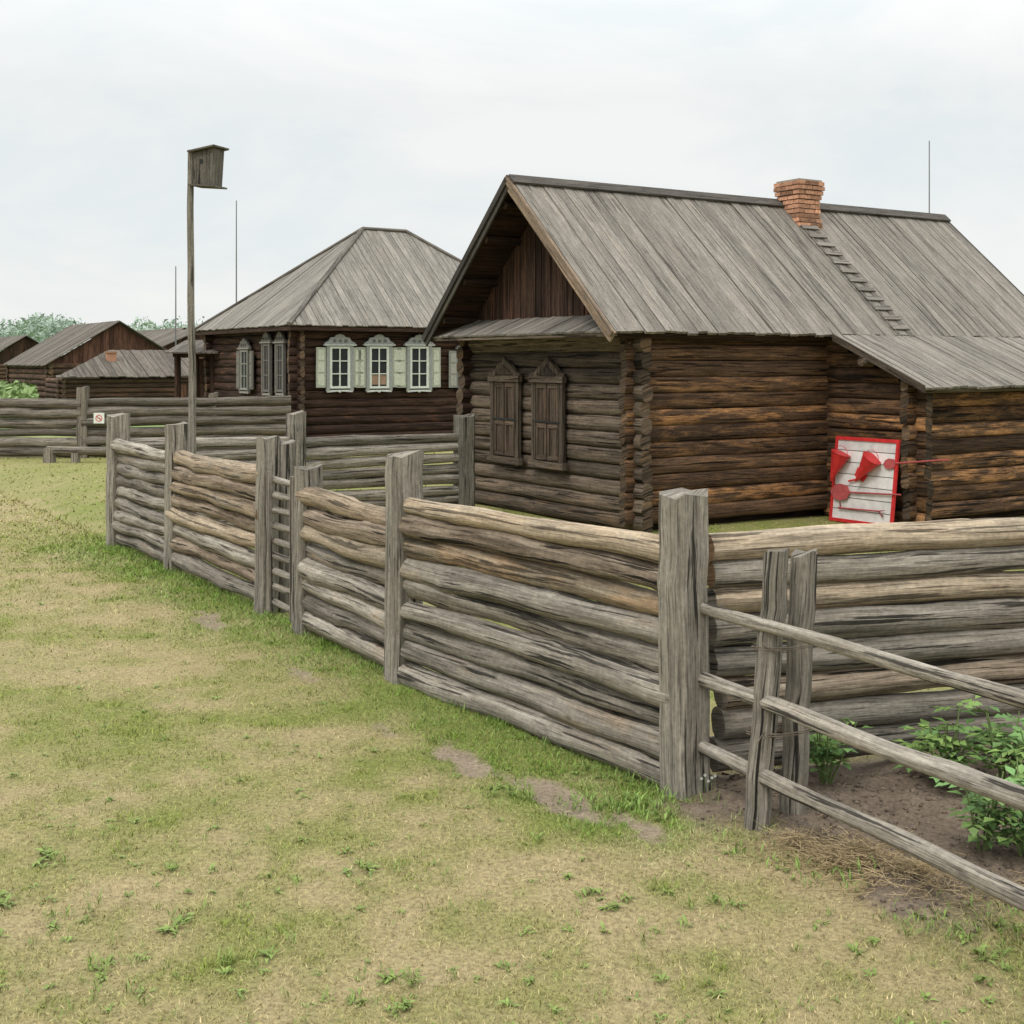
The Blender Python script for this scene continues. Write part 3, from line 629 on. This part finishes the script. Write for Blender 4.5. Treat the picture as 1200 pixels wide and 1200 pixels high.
def shovel(b,p0,p1,k):
    d=(p1-p0).normalized(); s_=d.cross(bn)
    b.log(p0+d*.16,p1,.013,.011,ns=8,nl=3,wob=.002,rj=0,tint=(1.6,1,1,1))
    b.poly([p0+s_*q*k+d*w*k for q,w in ((-.085,.24),(-.105,.12),(-.08,.03),(0,-.03),(.08,.03),(.105,.12),(.085,.24),(.02,.28),(-.02,.28))],bn,.012,tint=(1.8,1,1,1))
tool('fire_shovel','red fire shovel hung horizontally on the board','shovel',lambda b:shovel(b,B(.02,.36,.05),B(1.15,.42,.05),1.05))
tool('fire_shovel','red shovel hung near the top of the board','shovel',lambda b:shovel(b,B(.84,.78,.03),B(1.85,.90,.07),.65))
def axe(b):
    b.log(B(.28,.52,.05),B(.52,.58,.05),.013,ns=8,nl=2,wob=0,rj=0,tint=(1.1,1,1,1)); b.poly([B(x,y,.04) for x,y in ((.38,.60),(.52,.53),(.58,.60),(.55,.68),(.48,.64),(.42,.71))],bn,.02,tint=(1.1,1,1,1))
tool('fire_axe','red fire axe hung on the board','axe',axe,M_RED)
def hook(b):
    b.log(B(.14,.16,.05),B(.82,.18,.05),.011,ns=8,nl=3,wob=0,rj=0,tint=(1.8,1,1,1)); b.log(B(.82,.18,.05),B(.90,.12,.05),.010,ns=8,nl=1,wob=0,rj=0); b.log(B(.82,.18,.05),B(.92,.20,.05),.010,.004,ns=8,nl=1,wob=0,rj=0)
    b.log(B(.18,.16,.05),B(.16,.24,.05),.010,.006,ns=8,nl=1,wob=0,rj=0)
tool('fire_hook','red fire hook hung low on the board','hook',hook)
# ------------------------------------------------------------ house 2
D=V((-5.17,31,0)); H2=empty('log_house',D,'dark log house with hipped grey board roof and white carved windows','house')
def HQ(t,p,z=0): return D+L*t-G*p+UP*z
W2=6.1;L2=7.7;WZ=3.0
b=MB(); logwall(b,HQ(0,0),L,L2,.05,WZ,14,(.25,.25),.08,nl=10,ns=10,tr=(.6,1.3),flat=.6,sq=3.5,rk=.50); b.box(HQ(.05,-.10,0),L*(L2-.1),G*.04,UP*2.95,tint=(.3,.2,.2,1)); b.done('log_wall',[W_DARK,W_ENDD],H2,D)
b=MB(); logwall(b,HQ(0,0),G,W2,.05,WZ,14,(.25,.25),0,nl=8,ns=10,tr=(.6,1.3),flat=.6,sq=3.5,rk=.50); b.box(HQ(.08,-.05,0),G*(W2-.1),L*.04,UP*2.95,tint=(.3,.2,.2,1)); b.done('log_wall',[W_DARK,W_ENDD],H2,D)
b=MB(); logwall(b,HQ(L2,0),G,W2,.05,WZ,13,(.25,.25),0,nl=4,ns=8); b.done('log_wall',[W_DARK,W_ENDD],H2,D)
b=MB(); logwall(b,HQ(0,-W2),L,L2,.05,WZ,13,(.25,.25),.08,nl=4,ns=8); b.done('log_wall',[W_DARK,W_ENDD],H2,D)
OV=.42; ez=2.98; rz=5.75; hr=W2/2+OV; ra=3.18+OV; tot=L2+2*OV; rb=tot-ra
b=MB()
def slope(dirh,runh): v=dirh*runh+UP*(rz-ez); return v.normalized(),v.length
v1,l1=slope(G,hr); n1=L.cross(v1).normalized()
hf=lambda u: l1*min(1,u/ra,(tot-u)/(ra))
b.boards(HQ(-OV,OV,ez),L,v1,n1,tot,hf,bw=.18,th=.03,zj=.014,ej=.02,tr=(.9,1.2),gap=.014)
v3,l3=slope(-G,hr); n3=(-L).cross(v3).normalized(); b.boards(HQ(L2+OV,-W2-OV,ez),-L,v3,n3,tot,lambda u:l3*min(1,u/ra,(tot-u)/ra),bw=.3,th=.03,ej=.03)
v2,l2=slope(L,ra); n2_=(-G).cross(v2).normalized(); b.boards(HQ(-OV,-W2-OV,ez),-G,v2,n2_,2*hr,lambda u:l2*min(1,u/hr,(2*hr-u)/hr),bw=.18,th=.03,zj=.014,ej=.02,tr=(.82,1.1),gap=.014)
v4,l4=slope(-L,ra); n4_=(G).cross(v4).normalized(); b.boards(HQ(L2+OV,OV,ez),G,v4,n4_,2*hr,lambda u:l4*min(1,u/hr,(2*hr-u)/hr),bw=.3,th=.03,ej=.03)
rf2=b.done('roof',[W_ROOF2],H2,D)
b=MB()
apA=HQ(-OV+ra,-W2/2,rz+.03); apB=HQ(L2+OV-ra,-W2/2,rz+.03)
for p,q in ((HQ(-OV,OV,ez+.03),apA),(HQ(-OV,-W2-OV,ez+.03),apA),(apA,apB),(HQ(L2+OV,OV,ez+.03),apB),(HQ(L2+OV,-W2-OV,ez+.03),apB)): b.log(p,q,.045,ns=6,nl=2,wob=0,tint=(1.7,.3,.3,1),flat=1.5)
b.done('ridge_cap',[W_ROOFD,W_ROOFD],rf2,D)
b=MB(); 
b.box(HQ(-OV+.02,OV-.02,ez-.13),L*(tot-.04),G*.03,UP*.09,tint=(1,.2,.2,1)); b.box(HQ(-OV+.02,OV-.06,ez-.13),G*(2*hr-.08),L*.03,UP*.09,tint=(1,.2,.2,1)); b.box(HQ(-OV+.06,OV-.06,ez-.04),L*(tot-.1),G*(2*hr-.12),UP*.02,tint=(1,.2,.2,1)); b.done('soffit',[W_BROWN],H2,D)
def window2(base,dr,nrm,z0,z1,w,curtain,shut=True,cmat=M_WHITE,fmat=M_LILAC,smat=M_CREAM):
    n=nrm
    def Q(a,z,k=0): return base+dr*a+UP*z+n*k
    h=z1-z0
    b=MB(); b.box(Q(-w/2,z0,.02),dr*w,UP*h,n*.02,tint=(1,1,1,1)); 
    if curtain: b.box(Q(-w/2+.03,z0+.05,.041),dr*(w-.06),UP*h*.25,n*.006,tint=(1,1,1,1),mat=1)
    win=b.done('window',[M_GLASS,M_ORANGE],H2,D)
    b=MB(); T=(1.05,1,1,1)
    for a in (-w/2-.045,w/2-.02): b.box(Q(a,z0-.03,.048),dr*.065,UP*(h+.06),n*.03,tint=T)
    for z in (z0-.045,z1-.01): b.box(Q(-w/2-.045,z,.05),dr*(w+.09),UP*.055,n*.035,tint=T)
    b.box(Q(-.015,z0,.05),dr*.03,UP*h,n*.025,tint=T)
    for k in (1/3,2/3): b.box(Q(-w/2,z0+h*k-.012,.051),dr*w,UP*.024,n*.022,tint=T)
    b.done('sash',[cmat],win,D)
    b=MB(); fw=.08
    for a in (-w/2-.047-fw,w/2+.047): b.box(Q(a,z0-.08,.02),dr*fw,UP*(h+.16),n*.075,tint=(1,1,1,1))
    prof=[(-w/2-.18,0),(w/2+.18,0),(w/2+.18,.04),(w/2+.08,.08),(w/2+.02,.17),(.15,.18),(.10,.23),(0,.26),(-.10,.23),(-.15,.18),(-w/2-.02,.17),(-w/2-.08,.08),(-w/2-.18,.04)]
    b.poly([Q(a,z1+.09+z,.02) for a,z in prof],n,.07,tint=(1.1,1,1,1)); b.box(Q(-w/2-.20,z1+.06,.02),dr*(w+.40),UP*.035,n*.10,tint=(1.7,1,1,1))
    for a in (-.15,0,.15): b.poly([Q(a+.05*math.cos(t),z1+.175+.04*math.sin(t),.091) for t in np.linspace(0,6.283,9)[:-1]],n,.01,tint=(.5,1,1,1))
    pb=[(-w/2-.14,0),(-w/2-.10,-.06),(-.05,-.04),(0,-.07),(.05,-.04),(w/2+.10,-.06),(w/2+.14,0)]
    b.poly([Q(a,z0-.08+z,.02) for a,z in pb],n,.06,tint=(1.9,1.5,1.2,1))
    b.done('frame',[fmat],win,D)
    if shut:
        for sg_ in (-1,1):
            b=MB(); sw=.25; a=(w/2+.14) if sg_>0 else -(w/2+.14)-sw
            b.box(Q(a,z0-.02,.03),dr*sw,UP*(h+.04),n*.035,tint=(.95,1,1,1)); 
            for zz0,zz1 in ((z0+.03,z0+h*.33),(z0+h*.38,z0+h*.64),(z0+h*.69,z0+h-.04)): b.box(Q(a+.045,zz0,.067),dr*(sw-.09),UP*(zz1-zz0),n*.008,tint=(1.2,1,1,1))
            b.done('shutter',[smat],win,D)
wb=HQ(0,.12)
for px,cu in ((397,False),(443,True),(490,False)):
    t=solve(wb,L,px); p=wb+L*t
    window2(p,L,-G,PZ(453,p.y),PZ(408,p.y),.46,cu)
wl=HQ(-.12,0)
s=solve(wl,G,289); p=wl+G*s; window2(p,-G,-L,PZ(455,p.y),PZ(412,p.y),.42,False,True,M_GREYS,M_GREYW,M_GREYW)
for px in (315,331):
    s=solve(wl,G,px); p=wl+G*s; window2(p,-G,-L,PZ(457,p.y),PZ(405,p.y),.30,False,False,M_GREYW,M_GREYW,M_GREYW)
t=solve(wb,L,549); p=wb+L*t; window2(p,L,-G,PZ(453,p.y),PZ(412,p.y),.44,False,True,M_GREYS,M_GREYW,M_GREYS)
# ------------------------------------------------------------ birdhouse pole
Yb=14.0; pb_=V((PX(226,Yb),Yb,0)); BH_=empty('birdhouse_pole',pb_,'tall grey pole with a weathered wooden starling box','birdhouse')
b=MB(); topz=PZ(176,Yb); b.log(pb_-UP*.1,V((PX(223,Yb),Yb,topz)),.046,.034,ns=10,nl=14,wob=.006,rj=.03,tint=(.95,0,.4,1)); b.done('pole',[W_POST,W_ENDD],BH_,pb_)
dr=V((.93,-.36,0)).normalized(); dn=V((-.36,-.93,0)).normalized()
zb_=PZ(216,Yb); zt_=PZ(180,Yb)
o0=V((PX(227,Yb),Yb-.04,zb_))
dr2=(dr+UP*.04).normalized(); HB=zt_-zb_
b=MB(); p=[o0,o0+dr*.24-UP*.02,o0+dr*.24-dn*.2-UP*.02,o0-dn*.2]; q=[o0+UP*HB,o0+dr2*.27+UP*(HB+.03),o0+dr2*.27-dn*.2+UP*(HB+.03),o0-dn*.2+UP*HB]
b.hexa([p[0],p[1],p[2],p[3],q[0],q[1],q[2],q[3]],UP,(.55,.5,.3,1)); bx=b.done('nest_box',[W_POST],BH_,pb_)
b=MB(); b.box(o0+UP*(HB+.006)-dr*.04+dn*.05,dr*.34+UP*.045,-dn*.3,UP*.018,tint=(.6,.3,.3,1)); b.done('lid',[W_POST],bx,pb_)
b=MB(); b.box(o0-dr*.03+dn*.05-UP*.02,dr*.33-UP*.03,-dn*.26,UP*.018,tint=(.6,.3,.3,1)); b.done('floor_board',[W_POST],bx,pb_)
b=MB(); hc=o0+dr*.11+UP*.24+dn*.002
b.poly([hc+dr*.025*math.cos(t)+UP*.025*math.sin(t) for t in np.linspace(0,6.283,13)[:-1]],dn,.003); b.done('entrance_hole',[M_BLACK],bx,pb_)
# ------------------------------------------------------------ far sheds
def shed(apx,Y,apz,ezL,hwl,length,label,ax_r=G,hw_dir=L,wallm=W_FARD,roofm=W_ROOF3,gmat=W_BROWN,n=8):
    A=V((PX(apx,Y),Y,0)); r=empty('log_shed',A,label,'shed','old log sheds of the village')
    ov=.35; hw=hwl
    b=MB()
    for sgn in (-1,1):
        vv=(hw_dir*(-sgn)*hw+UP*(apz-ezL)); ll=vv.length; vv.normalize()
        u=ax_r if sgn<0 else -ax_r; st0=A+hw_dir*(sgn*hw)+UP*ezL+(-ax_r*ov if sgn<0 else ax_r*length)
        nr=u.cross(vv).normalized()
        if nr.z<0: nr=-nr
        b.boards(st0,u,vv,nr,length+ov,lambda q:ll,bw=.22,th=.04,zj=.02,ej=.05,tr=(.75,1.2),gap=.02)
    b.done('roof',[roofm],r,A)
    wh=hw-.35; wz=ezL+ .1
    for (o_,d_,l_) in ((A-hw_dir*wh,hw_dir,2*wh),(A-hw_dir*wh,ax_r,length-.3),(A+hw_dir*wh,ax_r,length-.3),(A-hw_dir*wh+ax_r*(length-.3),hw_dir,2*wh)):
        b=MB(); logwall(b,o_,d_,l_,0,wz,n,(.2,.2),0,nl=3,ns=7); b.done('log_wall',[wallm,W_ENDD],r,A)
    k=(apz-ezL)/hw
    b=MB(); b.boards(A-hw_dir*wh+UP*(wz-.05)-ax_r*.05,hw_dir,UP,-ax_r,2*wh,lambda u:max(0,apz-.1-k*abs(u-wh)-wz+.05),bw=.2,th=.04,ej=0,tr=(.6,1.4)); b.done('gable_boards',[gmat],r,A)
    return r
shed(138,58,PZ(376,58),PZ(428,58),3.3,8.8,'log shed with grey gable roof and red brown gable boards',gmat=W_RBR)
shed(30,85,PZ(393,85),PZ(428,85),3.2,14,'long low log shed with grey board roof')
shed(235,75,PZ(385,75),PZ(412,75),3.0,9,'distant log shed with weathered grey roof')
shed(215,90,PZ(384,90),PZ(410,90),3.0,12,'distant log shed with faded grey gable roof')
A=V((PX(66,47),47,0)); r=empty('log_shed',A,'low log shed with sloping grey board roof and small chimney','shed','old log sheds of the village')
U2=solve(A,L,238); b=MB(); vv=(G*2.6+UP*(PZ(410,49.5)-PZ(442,47))); ll=vv.length; vv.normalize(); nr=L.cross(vv).normalized()
b.boards(A+UP*PZ(442,47),L,vv,nr,U2,lambda u:ll*min(1,max(.05,u/2.6)),bw=.22,th=.04,zj=.02,ej=.05,tr=(.7,1.1),gap=.02)
b.done('roof',[W_ROOF3],r,A)
A2=A+G*.35+L*.3
for o_,d_,l_ in ((A2,L,U2-.6),(A2,G,2.2),(A2+L*(U2-.6),G,2.2)):
    b=MB(); logwall(b,o_,d_,l_,0,PZ(444,47),8,(.2,.2),0,nl=5,ns=7); b.done('log_wall',[W_FARD,W_ENDD],r,A)
b=MB(); logwall(b,A2+G*2.2+L*2.0,L,U2-2.6,0,PZ(414,49),10,(.1,.1),0,nl=5,ns=7); b.done('log_wall',[W_FARD,W_ENDD],r,A)
b=MB(); k=solve(A+G*1.6,L,130); pc=A+G*1.6+L*k; b.cbox(pc+UP*(PZ(424,47)+.1),L*.33,G*.33,UP*.5,tint=(1,1,1,1)); b.cbox(pc+UP*(PZ(424,47)+.37),L*.40,G*.40,UP*.06,tint=(.8,1,1,1)); b.done('chimney',[M_BRICK],r,A)
A=V((PX(206,36),36,0)); r=empty('covered_gateway',A,'dark timber gateway with small board roof beside the house','gateway')
b=MB()
for px in (208,230,250): b.log(V((PX(px,36),36,0)),V((PX(px,36),36,PZ(415,36))),.09,ns=8,nl=3,tint=tnt(.6,.9))
for k in range(3): b.log(V((PX(203,36),36+k*.9,PZ(416,36))),V((PX(256,36),36+k*.9,PZ(414,36))),.08,ns=8,nl=3,tint=tnt(.7,1))
b.done('post_frame',[W_BROWN,W_ENDD],r,A)
b=MB(); b.boards(V((PX(198,36),35.5,PZ(413,36))),V((1,0,0)),V((0,1,.16)).normalized(),V((0,-.16,1)).normalized(),1.5,lambda u:2.4,bw=.2,th=.04,tr=(.6,1)); b.done('roof',[W_ROOF3],r,A)
b=MB(); b.boards(V((PX(205,36),36.6,0)),V((1,0,0)),UP,V((0,-1,0)),1.2,lambda u:1.45,bw=.18,th=.03,tr=(.8,1.4)); b.done('plank_wall',[W_FARD],r,A)
b=MB(); b.boards(V((PX(205,36),37.8,0)),V((1,0,0)),UP,V((0,-1,0)),1.3,lambda u:2.2,bw=.18,th=.03,tr=(.4,.8)); b.done('plank_wall',[W_BROWN],r,A)
# ------------------------------------------------------------ far trees and crop
vs=[];fs=[];cs=[]
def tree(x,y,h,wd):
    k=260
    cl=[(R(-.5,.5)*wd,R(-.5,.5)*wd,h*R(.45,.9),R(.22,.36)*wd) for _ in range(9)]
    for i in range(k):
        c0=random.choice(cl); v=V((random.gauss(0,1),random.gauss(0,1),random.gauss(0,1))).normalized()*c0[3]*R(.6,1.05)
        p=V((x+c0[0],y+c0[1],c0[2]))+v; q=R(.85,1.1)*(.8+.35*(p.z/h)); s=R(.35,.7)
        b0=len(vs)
        for _ in range(3): vs.append(p+V((R(-s,s),R(-s,s),R(-s,s)))); cs.append((.28*q,.35*q,.28*q))  # distance haze painted into the leaf colour as a pale bluish green
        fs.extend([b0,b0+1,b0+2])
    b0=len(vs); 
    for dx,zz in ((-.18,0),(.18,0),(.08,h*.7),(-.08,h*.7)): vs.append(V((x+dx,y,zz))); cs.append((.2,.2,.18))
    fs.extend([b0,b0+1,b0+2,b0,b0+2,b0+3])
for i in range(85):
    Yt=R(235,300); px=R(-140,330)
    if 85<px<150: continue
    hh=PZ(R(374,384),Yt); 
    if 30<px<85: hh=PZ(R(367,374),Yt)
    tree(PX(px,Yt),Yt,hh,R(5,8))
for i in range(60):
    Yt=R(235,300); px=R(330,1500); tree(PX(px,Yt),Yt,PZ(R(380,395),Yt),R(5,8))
o=setmesh('distant_treeline',np.array([tuple(v) for v in vs]),np.array(fs),3,np.array(cs),M_LEAF); o['kind']='stuff'; tag(o,'haze-tinted green line of trees beyond the fields','trees')
vs=[];fs=[];cs=[]
for _ in range(5000):
    yy=R(42,62); xx=PX(R(-160,40),yy); p=V((xx,yy,R(.1,1.1))); q=R(.7,1.2); b0=len(vs)
    for _ in range(3): vs.append(p+V((R(-.22,.22),R(-.22,.22),R(-.2,.2)))); cs.append((.22*q,.30*q,.12*q))
    fs.extend([b0,b0+1,b0+2])
o=setmesh('crop_rows',np.array([tuple(v) for v in vs]),np.array(fs),3,np.array(cs),M_LEAF); o['kind']='stuff'; tag(o,'bright green crop growing behind the far fence','crops')
# ------------------------------------------------------------ vegetable plants
def plant(px,py,h,seed,n=9):
    random.seed(seed); Yp=3150/(py-424.); xx=(px-600)*Yp/1500
    zz=h1(xx,Yp); base=V((xx,Yp,zz)); out=[]
    stems=MB()
    for k in range(n):
        an=R(0,6.28); sp=R(.1,.6); d=V((math.cos(an)*sp,math.sin(an)*sp,1)).normalized(); hh=h*R(.5,1.05)
        stems.log(base+V((math.cos(an),math.sin(an),0))*.02,base+d*hh,.006,.003,ns=5,nl=2,wob=.002,rj=0,tint=(.16,.22,.08,1),endmat=0)
        for j in range(4):
            q=base+d*hh*R(.35,1); a2=R(0,6.28); el=R(-.1,.6)
            ld,uv=sph(a2,el); sd=ld.cross(uv).normalized(); LL=R(.10,.17)*h/.4
            c0=R(.7,1.35); yl=R(0,1); col=((.12+.06*yl)*c0,(.225+.04*yl)*c0,.075*c0)
            for m in range(3):
                o_=q+ld*LL*(.25+.28*m)-UP*.012*m*m*.5
                for s2 in (-1,1): out.append((o_,(sd*s2+ld*.35).normalized(),uv,R(.045,.065)*h/.4,R(.026,.040)*h/.4,col))
            out.append((q+ld*LL-UP*.02,ld,uv,.075*h/.4,.048*h/.4,col))
    ob=stems.done('potato_plant',[M_LEAF],None,base); tag(ob,'leafy green potato plant growing in bare soil','plant','potato plants in the soil patch')
    vs=[];fs=[];cs=[]
    for (b_,dv,uv,Ln,w,col) in out:
        sd=dv.cross(uv).normalized()*w/2; k=len(vs); b_=b_-base
        vs+=[b_,b_+dv*Ln*.45-sd,b_+dv*Ln*.45+uv*Ln*-.10,b_+dv*Ln*.45+sd,b_+dv*Ln-uv*Ln*.25]; fs+=[k,k+2,k+1,k,k+3,k+2,k+1,k+2,k+4,k+2,k+3,k+4]; cs+=[col]*5
    lf=setmesh('foliage',np.array([tuple(v) for v in vs]),np.array(fs),3,np.array(cs),M_LEAF); lf.parent=ob
plant(968,924,.36,1,9); plant(1110,925,.42,2,10); plant(1180,930,.38,3,9); plant(1225,945,.40,4,9); plant(1150,1005,.36,5,8); plant(1200,1010,.40,6,9); plant(1050,900,.14,7,4); plant(1245,975,.36,8,8)
random.seed(5)
b=MB()
for _ in range(1500):
    xx=R(.8,2.6); yy=R(4.5,6.5)
    a=np.array([xx]);c2=np.array([yy]); mk=masks(a,c2)
    if mk[1][0]<.35: continue
    r=R(.003,.011)*(2 if random.random()<.05 else 1); p=V((xx,yy,h1(xx,yy)+r*.2)); q=R(.6,1.25)
    an=R(0,6.28); dd=V((math.cos(an),math.sin(an),R(-.3,.3)))*r
    b.log(p-dd,p+dd,r*R(.6,1),r*R(.4,.9),ns=5,nl=2,wob=r*.15,rj=.3,tint=(.20*q,.155*q,.118*q,1),endmat=0)
o=b.done('soil_clods',[M_GROUND],None,V((0,0,0))); o['kind']='stuff'; tag(o,'brown soil clods and pebbles on the bare patch','soil')
b=MB()
for (cx_,cy_,n_,s_) in ((1.42,5.33,1500,1.15),(1.62,5.1,500,.9),(1.22,5.5,300,.8),(1.95,4.95,250,1.1)):
  for _ in range(n_):
    rr_=abs(random.gauss(0,.14))*s_; an=R(0,6.28); p=V((cx_+math.cos(an)*rr_*1.3,cy_+math.sin(an)*rr_*1.0,0)); p.z=h1(p.x,p.y)+max(0,.06*math.exp(-(rr_/.15)**2))*R(.2,1.1)
    a=R(0,6.28); ln_=R(.02,.09); d_=V((math.cos(a),math.sin(a),R(-.15,.3))); q=R(.5,1.2)
    b.log(p,p+d_*ln_,.0017,.001,ns=3,nl=1,wob=0,rj=0,tint=(.46*q,.35*q,.20*q,1),endmat=0,caps=False)
o=b.done('straw_heap',[M_BLADE],None,V((0,0,0))); o['kind']='stuff'; tag(o,'dry straw and wilted stalks scattered on the soil','straw')
b=MB()
for (px,py) in ((826,908),(834,911),(830,915),(838,909),(822,912)):
    Yf=5.98; p=V((PX(px,Yf),Yf,PZ(py,Yf))); b.log(V((p.x,p.y,0)),p,.0012,ns=4,nl=1,wob=0,rj=0,tint=(.14,.2,.06,1),mat=1,endmat=1)
    for k in range(6):
        a=k/6*6.283; b.poly([p,p+V((math.cos(a-.35)*.006,-.002,math.sin(a-.35)*.006)),p+V((math.cos(a)*.008,-.003,math.sin(a)*.008)),p+V((math.cos(a+.35)*.006,-.002,math.sin(a+.35)*.006))],V((0,-1,0)),.001)
o=b.done('white_flowers',[M_WHITE,M_LEAF],None,V((PX(830,5.98),5.98,0))); tag(o,'tiny white wildflowers at the foot of the post','flowers')
# ------------------------------------------------------------ world, sun, camera
w=bpy.data.worlds.new('World'); scene.world=w; w.use_nodes=True; nt=w.node_tree; nt.nodes.clear()
out=N(nt,'ShaderNodeOutputWorld'); sky=N(nt,'ShaderNodeTexSky',sky_type='NISHITA'); sky.sun_disc=False
sky.sun_elevation=math.radians(52); sky.sun_rotation=math.radians(215)
bg1=N(nt,'ShaderNodeBackground'); bg1.inputs[1].default_value=.1; lk(nt,sky.outputs[0],bg1.inputs[0])
tc=N(nt,'ShaderNodeTexCoord'); mp=N(nt,'ShaderNodeMapping'); mp.inputs['Scale'].default_value=(1,1,2.6); lk(nt,tc.outputs['Generated'],mp.inputs[0])
no=N(nt,'ShaderNodeTexNoise'); no.inputs['Scale'].default_value=3.4; no.inputs['Detail'].default_value=8; no.inputs['Roughness'].default_value=.6; no.inputs['Distortion'].default_value=.4; lk(nt,mp.outputs[0],no.inputs['Vector'])
cc=ramp(nt,no.outputs['Fac'],[(.36,(.755,.81,.825)),(.5,(.82,.845,.84)),(.64,(.885,.89,.875))])
sx_=N(nt,'ShaderNodeSeparateXYZ'); lk(nt,tc.outputs['Generated'],sx_.inputs[0])
mr=N(nt,'ShaderNodeMapRange'); mr.inputs['From Min'].default_value=.2; mr.inputs['From Max'].default_value=1.0; mr.inputs['To Min'].default_value=1.06; mr.inputs['To Max'].default_value=2.9; lk(nt,sx_.outputs[2],mr.inputs['Value'])
bg2=N(nt,'ShaderNodeBackground'); lk(nt,mr.outputs[0],bg2.inputs[1]); lk(nt,cc,bg2.inputs[0])
mx=N(nt,'ShaderNodeMixShader'); mx.inputs[0].default_value=.94; lk(nt,bg1.outputs[0],mx.inputs[1]); lk(nt,bg2.outputs[0],mx.inputs[2]); lk(nt,mx.outputs[0],out.inputs[0])
sd=bpy.data.lights.new('sun','SUN'); sd.energy=1.4; sd.angle=math.radians(16); sd.color=(1,.95,.88)
so=bpy.data.objects.new('sun',sd); COL.objects.link(so)
el=math.radians(52); az=math.radians(215)
dirv=V((math.sin(az)*math.cos(el),math.cos(az)*math.cos(el),math.sin(el)))
so.rotation_euler=dirv.to_track_quat('Z','Y').to_euler(); so.location=dirv*50
cam=bpy.data.cameras.new('camera'); cam.lens=45; cam.sensor_width=36; cam.shift_y=-176/1200; cam.clip_end=3000; cam.clip_start=.05
co=bpy.data.objects.new('camera',cam); co.location=(0,0,CH); co.rotation_euler=(math.radians(90),0,0); COL.objects.link(co); scene.camera=co
scene.view_settings.view_transform='Standard'; scene.view_settings.look='None'; scene.view_settings.exposure=0
